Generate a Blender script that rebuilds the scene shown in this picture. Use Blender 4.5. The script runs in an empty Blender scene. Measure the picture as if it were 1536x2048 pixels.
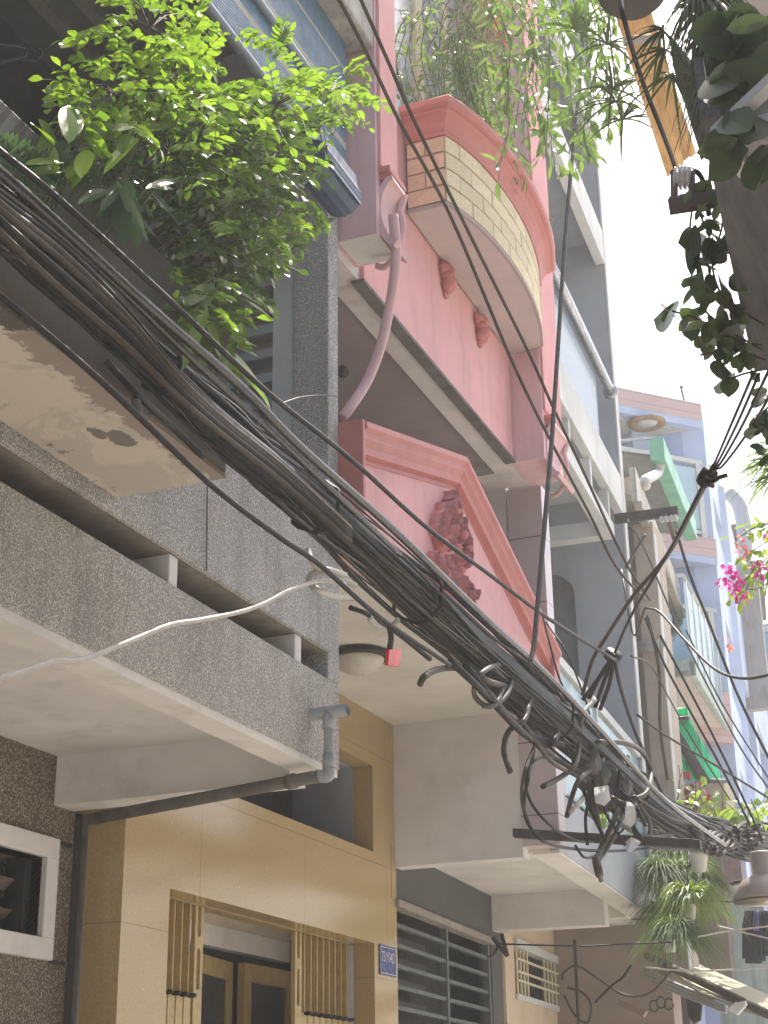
import bpy, bmesh, math, random
from mathutils import Vector, Matrix, noise
random.seed(7)
S = bpy.context.scene
COL = S.collection
# ---------------------------------------------------------------- camera
F, CX, CY = 3135.0, 768.0, 1024.0
def _d(px, py): return Vector((px-CX, CY-py, -F)).normalized()
_z = _d(660, -6800); _y = _d(2150, 2262); _y = (_y-_z*_y.dot(_z)).normalized(); _x = _y.cross(_z)
RM = Matrix((_x, _y, _z))
CAM = Vector((0, 0, 1.6))
cd = bpy.data.cameras.new('camera'); cam = bpy.data.objects.new('camera', cd); COL.objects.link(cam)
cd.sensor_fit = 'VERTICAL'; cd.sensor_height = 36; cd.sensor_width = 27; cd.lens = F/2048*36
cd.clip_start = .05; cd.clip_end = 500
cam.matrix_world = Matrix.Translation(CAM) @ RM.to_4x4()
S.camera = cam
# ---------------------------------------------------------------- daylight
W = bpy.data.worlds.new('World'); S.world = W; W.use_nodes = True
nt = W.node_tree; bg = nt.nodes['Background']
sky = nt.nodes.new('ShaderNodeTexSky'); sky.sky_type = 'NISHITA'; sky.sun_disc = False
SUN = Vector((.01, .50, .86)).normalized()
sky.sun_elevation = math.asin(SUN.z); sky.sun_rotation = math.atan2(SUN.x, SUN.y)
sky.dust_density = 5; sky.air_density = 1.0; sky.ozone_density = .8
bg.inputs[1].default_value = .15
nt.links.new(sky.outputs[0], bg.inputs[0])
sl = bpy.data.lights.new('sun', 'SUN'); sl.energy = 4.5; sl.angle = math.radians(.5); sl.color = (1, .95, .86)
so = bpy.data.objects.new('sun', sl); COL.objects.link(so); so.rotation_euler = SUN.to_track_quat('Z', 'Y').to_euler()
S.view_settings.view_transform = 'Standard'; S.view_settings.look = 'None'; S.view_settings.gamma = 1
S.view_settings.exposure = 1.18
# ---------------------------------------------------------------- points on real planes
def ray(px, py): return RM @ _d(px, py)
def aX(px, py, X): r = ray(px, py); return CAM+r*((X-CAM.x)/r.x)
def aY(px, py, Y): r = ray(px, py); return CAM+r*((Y-CAM.y)/r.y)
def aZ(px, py, Z): r = ray(px, py); return CAM+r*((Z-CAM.z)/r.z)
def aV(px, py, o, n): r = ray(px, py); o = Vector(o); n = Vector(n); return CAM+r*((o-CAM).dot(n)/r.dot(n))
# ---------------------------------------------------------------- objects
def tag(o, label=None, cat=None, group=None, kind=None):
    if label: o['label'] = label
    if cat: o['category'] = cat
    if group: o['group'] = group
    if kind: o['kind'] = kind
    return o
def empty(name, loc, label, cat, group=None):
    o = bpy.data.objects.new(name, None); COL.objects.link(o); o.location = Vector(loc)
    o.empty_display_size = .1
    return tag(o, label, cat, group)
class MB:
    def __init__(s): s.v = []; s.f = []; s.sm = []; s.mi = []
    def add(s, vs, fs, smooth=False, mi=0):
        b = len(s.v); s.v += [Vector(v) for v in vs]
        for f in fs: s.f.append([b+i for i in f]); s.sm.append(smooth); s.mi.append(mi)
        return s
    def box(s, x0, x1, y0, y1, z0, z1, M=None, mi=0):
        vs = [Vector((x, y, z)) for z in (z0, z1) for y in (y0, y1) for x in (x0, x1)]
        if M: vs = [M @ v for v in vs]
        return s.add(vs, [(0, 2, 3, 1), (4, 5, 7, 6), (0, 1, 5, 4), (2, 6, 7, 3), (0, 4, 6, 2), (1, 3, 7, 5)], mi=mi)
    def prism(s, poly, ex, mi=0):
        n = len(poly); ex = Vector(ex); a = [Vector(p) for p in poly]; b = [p+ex for p in a]
        return s.add(a+b, [tuple(range(n))[::-1], tuple(range(n, 2*n))]+[(i, (i+1) % n, n+(i+1) % n, n+i) for i in range(n)], mi=mi)
    def quad(s, a, b, c, d): return s.add([a, b, c, d], [(0, 1, 2, 3)])
    def tube(s, pts, r, n=8, cap=True, mi=0):
        pts = [Vector(p) for p in pts]; m = len(pts); rs = r if isinstance(r, (list, tuple)) else [r]*m
        vs = []; up = None
        for i, p in enumerate(pts):
            t = (pts[min(i+1, m-1)]-pts[max(i-1, 0)])
            if t.length < 1e-9: t = Vector((0, 0, 1))
            t.normalize()
            if up is None:
                up = Vector((0, 0, 1)) if abs(t.z) < .9 else Vector((1, 0, 0))
            a = up-t*up.dot(t)
            if a.length < 1e-5: a = t.orthogonal()
            a.normalize(); up = a; c = t.cross(a)
            for k in range(n):
                an = 2*math.pi*k/n; vs.append(p+(a*math.cos(an)+c*math.sin(an))*rs[i])
        fs = [(i*n+k, i*n+(k+1) % n, (i+1)*n+(k+1) % n, (i+1)*n+k) for i in range(m-1) for k in range(n)]
        if cap: fs += [tuple(range(n))[::-1], tuple(range((m-1)*n, m*n))]
        return s.add(vs, fs, True, mi)
    def lathe(s, prof, o=(0, 0, 0), ax=(0, 0, 1), n=24, mi=0):
        ax = Vector(ax).normalized(); a = ax.orthogonal().normalized(); c = ax.cross(a); o = Vector(o)
        vs = [o+ax*h+(a*math.cos(2*math.pi*k/n)+c*math.sin(2*math.pi*k/n))*r for r, h in prof for k in range(n)]
        m = len(prof)
        fs = [(i*n+k, i*n+(k+1) % n, (i+1)*n+(k+1) % n, (i+1)*n+k) for i in range(m-1) for k in range(n)]
        fs += [tuple(range(n))[::-1], tuple(range((m-1)*n, m*n))]
        return s.add(vs, fs, True, mi)
    def build(s, name, mat, parent=None, bevel=0, smooth=None):
        me = bpy.data.meshes.new(name); o = bpy.data.objects.new(name, me); COL.objects.link(o)
        vs = s.v
        if parent is not None:
            o.parent = parent; L = parent.location if parent.type == 'EMPTY' else (parent.parent.location if parent.parent else Vector())
            vs = [v-L for v in vs]
        me.from_pydata([tuple(v) for v in vs], [], s.f)
        me.polygons.foreach_set('use_smooth', [bool(x) if smooth is None else smooth for x in s.sm])
        mats = mat if isinstance(mat, (list, tuple)) else [mat]
        for m in mats: me.materials.append(m)
        if len(mats) > 1: me.polygons.foreach_set('material_index', s.mi)
        me.update()
        if bevel:
            b = o.modifiers.new('bevel', 'BEVEL'); b.width = bevel; b.segments = 2; b.limit_method = 'ANGLE'; b.angle_limit = .7
        return o
def spl(P, n=8):
    P = [Vector(p) for p in P]
    if len(P) < 3: return [P[0].lerp(P[-1], i/n) for i in range(n+1)]
    Q = [P[0]*2-P[1]]+P+[P[-1]*2-P[-2]]; out = []
    for i in range(1, len(Q)-2):
        for k in range(n):
            t = k/n; a, b, c, d = Q[i-1:i+3]
            out.append(.5*((2*b)+(c-a)*t+(2*a-5*b+4*c-d)*t*t+(3*b-a-3*c+d)*t**3))
    return out+[P[-1]]
# ---------------------------------------------------------------- materials
def base(name, rough=.8, spec=.3):
    m = bpy.data.materials.new(name); m.use_nodes = True; n = m.node_tree
    b = n.nodes['Principled BSDF']; b.inputs['Roughness'].default_value = rough
    b.inputs['Specular IOR Level'].default_value = spec
    return m, n, b
def mixc(n, fac, a, b, bt='MIX'):
    x = n.nodes.new('ShaderNodeMix'); x.data_type = 'RGBA'; x.blend_type = bt
    for s, v in ((x.inputs[0], fac), (x.inputs[6], a), (x.inputs[7], b)):
        if isinstance(v, (int, float)): s.default_value = v
        elif isinstance(v, tuple): s.default_value = (*v[:3], 1)
        else: n.links.new(v, s)
    return x.outputs[2]
def ramp(n, src, stops):
    r = n.nodes.new('ShaderNodeValToRGB'); e = r.color_ramp.elements
    while len(e) < len(stops): e.new(.5)
    for k, (p, c) in zip(e, stops):
        k.position = p; k.color = (*c, 1) if isinstance(c, tuple) else (c, c, c, 1)
    n.links.new(src, r.inputs[0]); return r.outputs[0]
def pos(n, scale=(1, 1, 1)):
    g = n.nodes.new('ShaderNodeNewGeometry'); m = n.nodes.new('ShaderNodeMapping'); m.inputs['Scale'].default_value = scale
    n.links.new(g.outputs['Position'], m.inputs[0]); return m.outputs[0]
def noi(n, v, sc, det=6, ro=.6, dist=0):
    t = n.nodes.new('ShaderNodeTexNoise'); n.links.new(v, t.inputs[0]); t.inputs['Scale'].default_value = sc
    t.inputs['Detail'].default_value = det; t.inputs['Roughness'].default_value = ro; t.inputs['Distortion'].default_value = dist
    return t.outputs[0]
def bump(n, b, h, st=.3, d=.01, prev=None):
    x = n.nodes.new('ShaderNodeBump'); x.inputs['Strength'].default_value = st; x.inputs['Distance'].default_value = d
    n.links.new(h, x.inputs['Height'])
    if prev: n.links.new(prev, x.inputs['Normal'])
    n.links.new(x.outputs[0], b.inputs['Normal']); return x.outputs[0]
def paint(name, c, c2=None, rough=.75, dirt=.35, dc=(.08, .07, .055), sc=1.0, streak=.0, bs=.12, spec=.3):
    """painted render: patchy tone, fine tooth, faint runs of dirt"""
    m, n, b = base(name, rough, spec); p = pos(n)
    c2 = c2 or tuple(x*.8 for x in c)
    col = mixc(n, ramp(n, noi(n, p, 2.2*sc, 5), [(.35, 0.), (.7, 1.)]), c, c2)
    g = ramp(n, noi(n, p, 5*sc, 9, .72), [(.52, 0.), (.75, dirt)])
    col = mixc(n, g, col, dc)
    if streak:
        s = noi(n, pos(n, (14, 14, .9)), 1, 6, .6)
        col = mixc(n, ramp(n, s, [(.5, 0.), (.75, streak)]), col, dc)
    n.links.new(col, b.inputs['Base Color'])
    bump(n, b, noi(n, p, 60, 6, .7), bs, .006)
    return m
def flat(name, c, rough=.5, metal=0, var=.15, sc=8, spec=.4, bs=.05):
    m, n, b = base(name, rough, spec); p = pos(n); b.inputs['Metallic'].default_value = metal
    n.links.new(mixc(n, ramp(n, noi(n, p, sc, 7, .65), [(.3, 0.), (.75, 1.)]), c, tuple(x*(1-var*2) for x in c)), b.inputs['Base Color'])
    n.links.new(ramp(n, noi(n, p, sc*2, 5), [(.3, max(.05, rough-.1)), (.7, min(1, rough+.12))]), b.inputs['Roughness'])
    if bs: bump(n, b, noi(n, p, 90, 4), bs, .003)
    return m
def pebble(name, lo, hi, tint, sc=150, rel=.9, stain=.6):
    """washed pebble render: small stones standing out of cement"""
    m, n, b = base(name, .85, .25); p = pos(n)
    v = n.nodes.new('ShaderNodeTexVoronoi'); v.inputs['Scale'].default_value = sc; n.links.new(p, v.inputs[0])
    v.inputs['Randomness'].default_value = 1
    bw = n.nodes.new('ShaderNodeSeparateColor'); n.links.new(v.outputs['Color'], bw.inputs[0])
    st = ramp(n, bw.outputs[0], [(0, lo), (.45, tint), (1, hi)])
    edge = ramp(n, v.outputs['Distance'], [(.25, 0.), (.62, 1.)])
    col = mixc(n, edge, st, tuple(x*.42 for x in tint))
    big = ramp(n, noi(n, p, 1.6, 8, .7), [(.42, 0.), (.72, stain)])
    col = mixc(n, big, col, (.10, .085, .07), 'MIX')
    s2 = ramp(n, noi(n, pos(n, (10, 10, 1.5)), 1, 5), [(.5, 0.), (.8, .45)])
    col = mixc(n, s2, col, (.08, .07, .06))
    n.links.new(col, b.inputs['Base Color'])
    inv = ramp(n, v.outputs['Distance'], [(0, 1.), (.6, 0.)])
    bump(n, b, inv, rel, .006)
    return m
def leafm(name, c, c2, tr=.5, rough=.35, tint=(1.15, 1.3, .42)):
    m, n, b = base(name, rough, .5); nt_ = n
    g = n.nodes.new('ShaderNodeNewGeometry')
    col = mixc(n, g.outputs['Random Per Island'], c, c2)
    n.links.new(col, b.inputs['Base Color'])
    t = n.nodes.new('ShaderNodeBsdfTranslucent')
    n.links.new(mixc(n, 1., col, tint, 'MULTIPLY'), t.inputs[0])
    x = n.nodes.new('ShaderNodeMixShader'); x.inputs[0].default_value = tr
    n.links.new(b.outputs[0], x.inputs[1]); n.links.new(t.outputs[0], x.inputs[2])
    n.links.new(x.outputs[0], n.nodes['Material Output'].inputs[0])
    return m
def tiles(name, c, c2, w, h, mortar, vec='YZ', rough=.4, off=.5, gap=.012, dirt=.2, fine=0):
    m, n, b = base(name, rough, .4)
    g = n.nodes.new('ShaderNodeNewGeometry'); sp = n.nodes.new('ShaderNodeSeparateXYZ'); cb = n.nodes.new('ShaderNodeCombineXYZ')
    n.links.new(g.outputs['Position'], sp.inputs[0])
    n.links.new(sp.outputs['XYZ'.index(vec[0])], cb.inputs[0]); n.links.new(sp.outputs['XYZ'.index(vec[1])], cb.inputs[1])
    t = n.nodes.new('ShaderNodeTexBrick'); n.links.new(cb.outputs[0], t.inputs[0])
    t.inputs['Color1'].default_value = (*c, 1); t.inputs['Color2'].default_value = (*c2, 1); t.inputs['Mortar'].default_value = (*mortar, 1)
    t.inputs['Scale'].default_value = 1; t.inputs['Mortar Size'].default_value = gap; t.inputs['Brick Width'].default_value = w
    t.inputs['Row Height'].default_value = h; t.offset = off; t.inputs['Bias'].default_value = 0
    p = pos(n); col = t.outputs[0]
    col = mixc(n, ramp(n, noi(n, p, 4, 8, .7), [(.5, 0.), (.8, dirt)]), col, (.1, .08, .06))
    if fine:
        col = mixc(n, ramp(n, noi(n, p, 70, 4, .8), [(.45, 0.), (.7, fine)]), col, tuple(x*.45 for x in c))
    n.links.new(col, b.inputs['Base Color'])
    bump(n, b, ramp(n, t.outputs['Fac'], [(0, 1.), (1, 0.)]), .5, .004)
    return m
def glass(name, c=(.75, .9, .95), tr=.6):
    m, n, b = base(name, .05, .6); b.inputs['Base Color'].default_value = (*c, 1)
    t = n.nodes.new('ShaderNodeBsdfTransparent'); t.inputs[0].default_value = (*c, 1)
    x = n.nodes.new('ShaderNodeMixShader'); x.inputs[0].default_value = tr
    n.links.new(b.outputs[0], x.inputs[1]); n.links.new(t.outputs[0], x.inputs[2])
    n.links.new(x.outputs[0], n.nodes['Material Output'].inputs[0]); return m

M = {}
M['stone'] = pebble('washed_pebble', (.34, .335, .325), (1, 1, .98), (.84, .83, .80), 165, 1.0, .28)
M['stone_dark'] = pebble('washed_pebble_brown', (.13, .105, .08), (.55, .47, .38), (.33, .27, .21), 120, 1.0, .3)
M['cream'] = paint('cream_soffit_paint', (.72, .70, .65), dirt=.18, streak=.0)
M['soffit'] = paint('dull_white_soffit', (.72, .70, .67), dirt=.3)
M['white'] = paint('white_wall_paint', (.70, .685, .675), dirt=.15)
M['conc'] = paint('raw_concrete', (.13, .12, .11), (.07, .065, .06), dirt=.5, sc=2, streak=.5, bs=.3)
M['grime'] = paint('grimy_cement', (.24, .21, .18), (.12, .10, .085), dirt=.6, sc=2, streak=.4, bs=.3)
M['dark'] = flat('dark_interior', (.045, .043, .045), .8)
M['ceil'] = flat('dark_ceiling_board', (.12, .125, .13), .7)
M['ceilb'] = flat('ceiling_batten', (.25, .25, .24), .7)
M['pink'] = paint('pink_wall_paint', (.72, .385, .38), (.64, .33, .325), dirt=.28, streak=.3, dc=(.30, .18, .17))
M['lilac'] = paint('pale_pink_wall_paint', (.68, .45, .465), (.60, .385, .40), dirt=.25, streak=.3, dc=(.30, .2, .2))
M['trim'] = paint('salmon_trim_paint', (.50, .175, .16), (.43, .14, .125), dirt=.3, sc=2, dc=(.2, .12, .1), spec=.4, rough=.55)
M['trim2'] = paint('light_salmon_paint', (.66, .32, .32), (.58, .27, .27), dirt=.15)
M['mauve'] = paint('dusky_pink_soffit', (.36, .30, .30), dirt=.1)
M['brick'] = tiles('cream_brick_facing', (.60, .44, .25), (.52, .36, .20), .21, .085, (.33, .28, .27), 'YZ', .8, .5, .016, .2)
M['brick2'] = tiles('cream_brick_side', (.62, .42, .25), (.52, .33, .19), .155, .085, (.33, .28, .27), 'XZ', .8, .5, .016, .2)
M['greyw'] = paint('blue_grey_paint', (.34, .37, .41), dirt=.1, streak=.05)
M['lgrey'] = paint('light_grey_paint', (.56, .58, .57), dirt=.12, streak=.1)
M['dgrey'] = flat('dark_grey_metal', (.09, .095, .10), .5, .3)
M['shop'] = paint('charcoal_render', (.10, .10, .10), dirt=.2)
M['steel'] = flat('brushed_steel', (.45, .47, .5), .3, .9)
M['pvc'] = flat('grey_pvc', (.38, .42, .45), .4)
M['pvcd'] = flat('dirty_pvc', (.15, .14, .125), .7, var=.3)
M['black'] = flat('black_cable_sheath', (.007, .007, .008), .42, spec=.12, sc=30, bs=0)
m, n, b = base('dusty_black_sheath', .5, .15); p = pos(n)
n.links.new(mixc(n, ramp(n, noi(n, p, 18, 7, .7), [(.5, 0.), (.72, 1.)]), (.005, .005, .006), (.032, .027, .022)), b.inputs['Base Color']); M['black'] = m
M['gloss'] = flat('glossy_cable_sheath', (.007, .007, .008), .2, spec=.5, sc=30, bs=0)
M['brown'] = flat('brown_cable_sheath', (.06, .047, .035), .5, spec=.15, sc=30, bs=0)
M['greyc'] = flat('grey_cable_sheath', (.11, .105, .10), .55, spec=.15, sc=30, bs=0)
M['whitec'] = flat('white_cable_sheath', (.50, .47, .42), .45, sc=30)
M['iron'] = flat('painted_iron', (.045, .043, .045), .6, .2, var=.3)
M['glass'] = glass('clear_glass')
M['dglass'] = flat('dark_window_glass', (.03, .035, .04), .08, spec=.8, bs=0)
M['wood'] = flat('weathered_wood', (.12, .09, .07), .8, var=.35, sc=5)
def granite(name, c):
    m, n, b = base(name, .16, .6); p = pos(n)
    col = mixc(n, ramp(n, noi(n, p, 110, 5, .85), [(.4, 0.), (.65, 1.)]), c, tuple(x*.74 for x in c))
    v = n.nodes.new('ShaderNodeTexVoronoi'); v.inputs['Scale'].default_value = 40; n.links.new(p, v.inputs[0])
    col = mixc(n, ramp(n, v.outputs['Distance'], [(.02, .8), (.16, 0.)]), col, (.13, .08, .035))
    v2 = n.nodes.new('ShaderNodeTexVoronoi'); v2.inputs['Scale'].default_value = 17; n.links.new(p, v2.inputs[0])
    col = mixc(n, ramp(n, v2.outputs['Distance'], [(.02, .6), (.08, 0.)]), col, (.75, .66, .5))
    t = n.nodes.new('ShaderNodeTexBrick'); cb = n.nodes.new('ShaderNodeCombineXYZ'); sp = n.nodes.new('ShaderNodeSeparateXYZ')
    g = n.nodes.new('ShaderNodeNewGeometry'); n.links.new(g.outputs['Position'], sp.inputs[0])
    n.links.new(sp.outputs[1], cb.inputs[0]); n.links.new(sp.outputs[2], cb.inputs[1]); n.links.new(cb.outputs[0], t.inputs[0])
    t.inputs['Scale'].default_value = 1; t.inputs['Brick Width'].default_value = 1.06; t.inputs['Row Height'].default_value = .6; t.offset = .33
    t.inputs['Mortar Size'].default_value = .0025
    col = mixc(n, t.outputs['Fac'], col, (.27, .195, .09))
    n.links.new(col, b.inputs['Base Color'])
    bump(n, b, noi(n, p, 3, 2), .05, .01); return m
M['yellow'] = granite('yellow_granite', (.46, .34, .165))
M['gate'] = flat('cream_gate_paint', (.50, .38, .17), .4, sc=20)
M['gdoor'] = flat('yellow_door_paint', (.36, .27, .12), .4)
M['ptile'] = tiles('pale_pink_tile', (.52, .45, .46), (.49, .42, .43), 3, .405, (.18, .15, .15), 'XZ', .35, 0, .004, .12)

def arch(name, mat, poly, ex, parent, **k): return MB().prism(poly, ex).build(name, mat, parent, **k)
# ================================================================ ground, alley
g = MB(); g.box(-60, 60, -40, 90, -.2, 0)
gm = paint('alley_concrete', (.48, .44, .39), (.38, .35, .31), dirt=.25)
tag(g.build('alley_ground', gm), kind='structure')
# ================================================================ stone house (near left)
Hs = empty('pebble_house', (-3.5, 3, 0), 'grey washed-pebble house with an open slot in its balcony wall, nearest on the left', 'house')
w = MB()   # ground floor wall round the window hole Y 4.32..5.13, Z 2.33..2.62
w.box(-3.75, -3.51, -1, 4.30, 0, 3.03); w.box(-3.75, -3.51, 4.30, 5.135, 0, 2.33); w.box(-3.75, -3.51, 4.30, 5.135, 2.625, 3.03)
w.box(-3.75, -3.51, 5.135, 5.344, 0, 3.03)
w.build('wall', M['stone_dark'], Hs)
win = MB()
for a in ((4.22, 5.215, 2.625, 2.705), (4.22, 5.215, 2.247, 2.327), (4.22, 4.30, 2.327, 2.625), (5.135, 5.215, 2.327, 2.625)):
    win.box(-3.60, -3.485, *a)
wf = win.build('window_frame', M['white'], Hs, .004)
sl_ = MB()
for z in (2.385, 2.50): sl_.prism([(-3.645, 4.31, z), (-3.645, 5.085, z), (-3.60, 5.085, z+.042), (-3.60, 4.31, z+.042)], (.008, 0, 0))
sl_.build('louvre_blades', M['grime'], wf)
MB().box(-3.73, -3.70, 4.30, 5.135, 2.33, 2.62).build('dark_opening', M['dark'], wf)
fr = MB(); fr.box(-3.64, -3.555, 5.09, 5.134, 2.33, 2.62); fr.build('inner_frame', M['iron'], wf)
for z, nm in ((2.70, 'groove'), (2.25, 'groove')):
    MB().box(-3.52, -3.507, 5.22, 5.33, z-.012, z+.004).build('wall_groove', M['dark'], Hs)
MB().box(-3.515, -3.50, 5.345, 5.384, 0, 2.83).build('joint_seam', M['dark'], Hs)
# balcony: soffit, fascia with slot, parapet
MB().box(-3.75, -2.49, -1, 5.2, 3.03, 3.10).build('balcony_soffit', M['soffit'], Hs)
MB().box(-3.51, -2.49, 5.19, 5.33, 2.835, 3.10).build('end_beam', M['soffit'], Hs)
MB().box(-2.485, -2.375, -1, 5.37, 2.872, 2.90).build('drip_edge', M['soffit'], Hs)
f = MB(); f.box(-2.485, -2.37, -1, 5.38, 2.90, 3.235); f.build('fascia', M['stone'], Hs, .006)
f = MB(); f.box(-2.49, -2.37, -1, 5.28, 3.345, 3.95); f.box(-2.49, -2.37, 5.275, 5.38, 3.235, 3.95)
f.build('parapet', M['stone'], Hs, .006)
s_ = MB(); s_.box(-2.86, -2.387, -1, 5.275, 3.338, 3.35); s_.box(-2.88, -2.86, -1, 5.275, 3.2, 3.35); s_.box(-2.86, -2.387, -1, 5.275, 3.225, 3.2345)
s_.build('slot_lining', M['grime'], Hs)
for y in (4.09, 5.02, 2.6):
    MB().box(-2.62, -2.38, y-.02, y+.035, 3.235, 3.338).build('slot_block', M['conc'] if y < 3 else M['white'], Hs, .004)
# trough planter fixed to the parapet
pu = bpy.data.materials.new('x'); bpy.data.materials.remove(pu)
m, n, b = base('stained_planter_underside', .85); p = pos(n)
a = noi(n, p, 3.5, 9, .62, .6)
col = mixc(n, ramp(n, a, [(.52, 0.), (.56, 1.)]), (.50, .45, .38), (.42, .38, .325))
col = mixc(n, ramp(n, noi(n, p, 7, 9, .7), [(.60, 0.), (.645, .9)]), col, (.13, .11, .095))
# peeled strip along the outer edge
g_ = n.nodes.new('ShaderNodeNewGeometry'); sx = n.nodes.new('ShaderNodeSeparateXYZ'); n.links.new(g_.outputs['Position'], sx.inputs[0])
ad = n.nodes.new('ShaderNodeMath'); ad.operation = 'MULTIPLY_ADD'; n.links.new(noi(n, p, 9, 8, .7), ad.inputs[0]); ad.inputs[1].default_value = .22; n.links.new(sx.outputs[0], ad.inputs[2])
col = mixc(n, ramp(n, ad.outputs[0], [(0, 0.), (1, 1.)]), col, (0, 0, 0)) if 0 else col
mr = n.nodes.new('ShaderNodeMapRange'); mr.inputs['From Min'].default_value = -1.955; mr.inputs['From Max'].default_value = -1.945
n.links.new(ad.outputs[0], mr.inputs['Value'])
col = mixc(n, mr.outputs[0], col, (.27, .225, .19))
def mth(op, a_, b_):
    x_ = n.nodes.new('ShaderNodeMath'); x_.operation = op
    for s_, v_ in ((x_.inputs[0], a_), (x_.inputs[1], b_)):
        if isinstance(v_, (int, float)): s_.default_value = v_
        else: n.links.new(v_, s_)
    return x_.outputs[0]
X_, Y_ = sx.outputs[0], sx.outputs[1]
nz = mth('MULTIPLY', mth('SUBTRACT', noi(n, p, 8, 9, .7), .5), .9)
vv = mth('ADD', mth('SUBTRACT', mth('MULTIPLY', mth('ADD', X_, 2.37), 1.2), mth('MULTIPLY', mth('SUBTRACT', Y_, 2.5), .9)), nz)
col = mixc(n, ramp(n, vv, [(.22, 0.), (.26, 1.)]), col, (.085, .078, .07))
for cy_, cx_, r_ in ((3.36, -2.13, .05), (3.30, -2.17, .03), (2.95, -2.30, .025)):
    dd_ = mth('ADD', mth('POWER', mth('ADD', mth('POWER', mth('SUBTRACT', Y_, cy_), 2.0), mth('MULTIPLY', mth('POWER', mth('SUBTRACT', X_, cx_), 2.0), 3.0)), .5), mth('MULTIPLY', nz, .16))
    col = mixc(n, ramp(n, mth('MULTIPLY', dd_, 5.0), [(r_*5, 1.), (r_*5+.03, 0.)]), col, (.17, .15, .135))
n.links.new(col, b.inputs['Base Color']); bump(n, b, a, .6, .01); M['under'] = m
P_ = MB(); P_.box(-2.365, -2.0, -1, 3.72, 3.395, 3.41); pl = P_.build('planter_underside', M['under'], Hs)
P_ = MB(); P_.box(-2.045, -1.998, -1, 3.722, 3.411, 3.92); P_.box(-2.365, -2.046, 3.67, 3.722, 3.411, 3.92); P_.box(-2.365, -2.32, -1, 3.66, 3.411, 3.92)
P_.build('planter_trough', M['conc'], Hs, .006)
MB().box(-2.31, -2.05, -1, 3.66, 3.80, 3.87).build('planter_soil', flat('soil', (.04, .03, .02), .95), Hs)
# party wall with vent slots and column
c_ = MB(); c_.box(-2.535, -2.37, 5.275, 5.378, 3.951, 6.2); c_.build('corner_column', M['stone'], Hs, .006)
MB().box(-2.632, -2.537, 5.285, 5.37, 3.1, 6.298).build('smooth_strip', M['lgrey'], Hs)
lv = MB(); z = 3.98
while z < 5.3: lv.box(-3.10, -2.634, 5.29, 5.37, z, z+.042); z += .116
MB().box(-3.2, -2.5, 5.371, 5.378, 3.9, 6.299).build('wall_behind_vents', M['mauve'], Hs)
lv.box(-3.85, -3.10, 5.29, 5.37, 3.1, 6.299); lv.box(-3.10, -2.634, 5.29, 5.37, z-.03, 6.299)
lv.build('vent_screen', M['greyw'], Hs)
MB().box(-3.7, -2.5, -1, 5.3, 3.11, 3.225).build('balcony_floor', M['grime'], Hs)
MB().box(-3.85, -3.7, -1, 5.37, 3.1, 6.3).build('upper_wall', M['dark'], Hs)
ce = MB(); ce.box(-3.85, -2.36, -1, 5.37, 6.30, 6.36); ce.build('upper_ceiling', M['ceil'], Hs)
for x in (-2.62, -2.78, -2.94, -3.1, -3.28, -3.46):
    MB().box(x-.03, x+.03, -1, 5.28, 6.25, 6.298).build('ceiling_batten', M['ceilb'], Hs)
cp = MB(); cp.box(-2.355, -2.19, -1, 5.375, 6.19, 6.8); cp.build('roof_edge', paint('mossy_concrete', (.42, .39, .36), (.2, .19, .17), dirt=.7, sc=2.5, streak=.7, bs=.3), Hs, .01)
MB().box(-2.50, -2.36, -1, 5.36, 6.16, 6.295).build('edge_beam', M['soffit'], Hs)
tag(MB().tube([aX(415, 955, -2.362), aX(414, 1040, -2.362), aX(413, 1142, -2.362)], .0025, 5).build('hanging_string', M['greyc'], None), 'thin string hanging down the pebble parapet above the slot', 'string')
# drain pipe
D = empty('drain_pipe', (-2.33, 5.15, 2.9), 'grey plastic drain pipe with an open tee on the corner of the pebble balcony', 'pipe')
y = 5.12
p0 = aY(658, 1425, y); p1 = aY(660, 1535, y); xo = p0.x
D0 = MB().tube([(xo, y, p0.z), (xo, y, p1.z)], .019, 12); D0.build('pipe', M['pvc'], D)
T = MB(); T.tube([(xo-.075, y, p0.z), (xo+.075, y, p0.z+.004)], .024, 14, cap=False); T.tube([(xo, y, p0.z), (xo, y, p0.z-.06)], .024, 14)
T.tube([(xo-.06, y, p0.z), (xo+.074, y, p0.z+.004)], .020, 14, cap=False)
T.build('tee', M['pvc'], D); T = MB(); T.tube([(xo, y, p1.z+.05), (xo, y, p1.z-.0)], .024, 14); T.build('coupling', M['pvc'], D)
q0 = aY(640, 1552, y); q1 = aY(172, 1640, 5.16)
T = MB(); T.tube(spl([(xo, y, p1.z), (xo-.005, y, p1.z-.03), (xo-.035, y, q0.z), (q0.x-.02, y, q0.z)], 5), .023, 12); T.build('elbow', M['pvc'], D)
T = MB(); T.tube([q0, q1], .024, 12); T.tube([q0.lerp(q1, .1), q0.lerp(q1, .13)], .029, 12); T.tube([q1, (q1.x, q1.y, 0)], .012, 10)  # upright tube stands in for a dark grimy gap, not a pipe
T.build('run', M['pvcd'], D)

# ================================================================ pink house
Hp = empty('pink_house', (-3.3, 6.8, 0), 'tall pink house with salmon mouldings over a yellow granite ground floor', 'house')
y0, y1 = 5.385, 8.262
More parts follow.
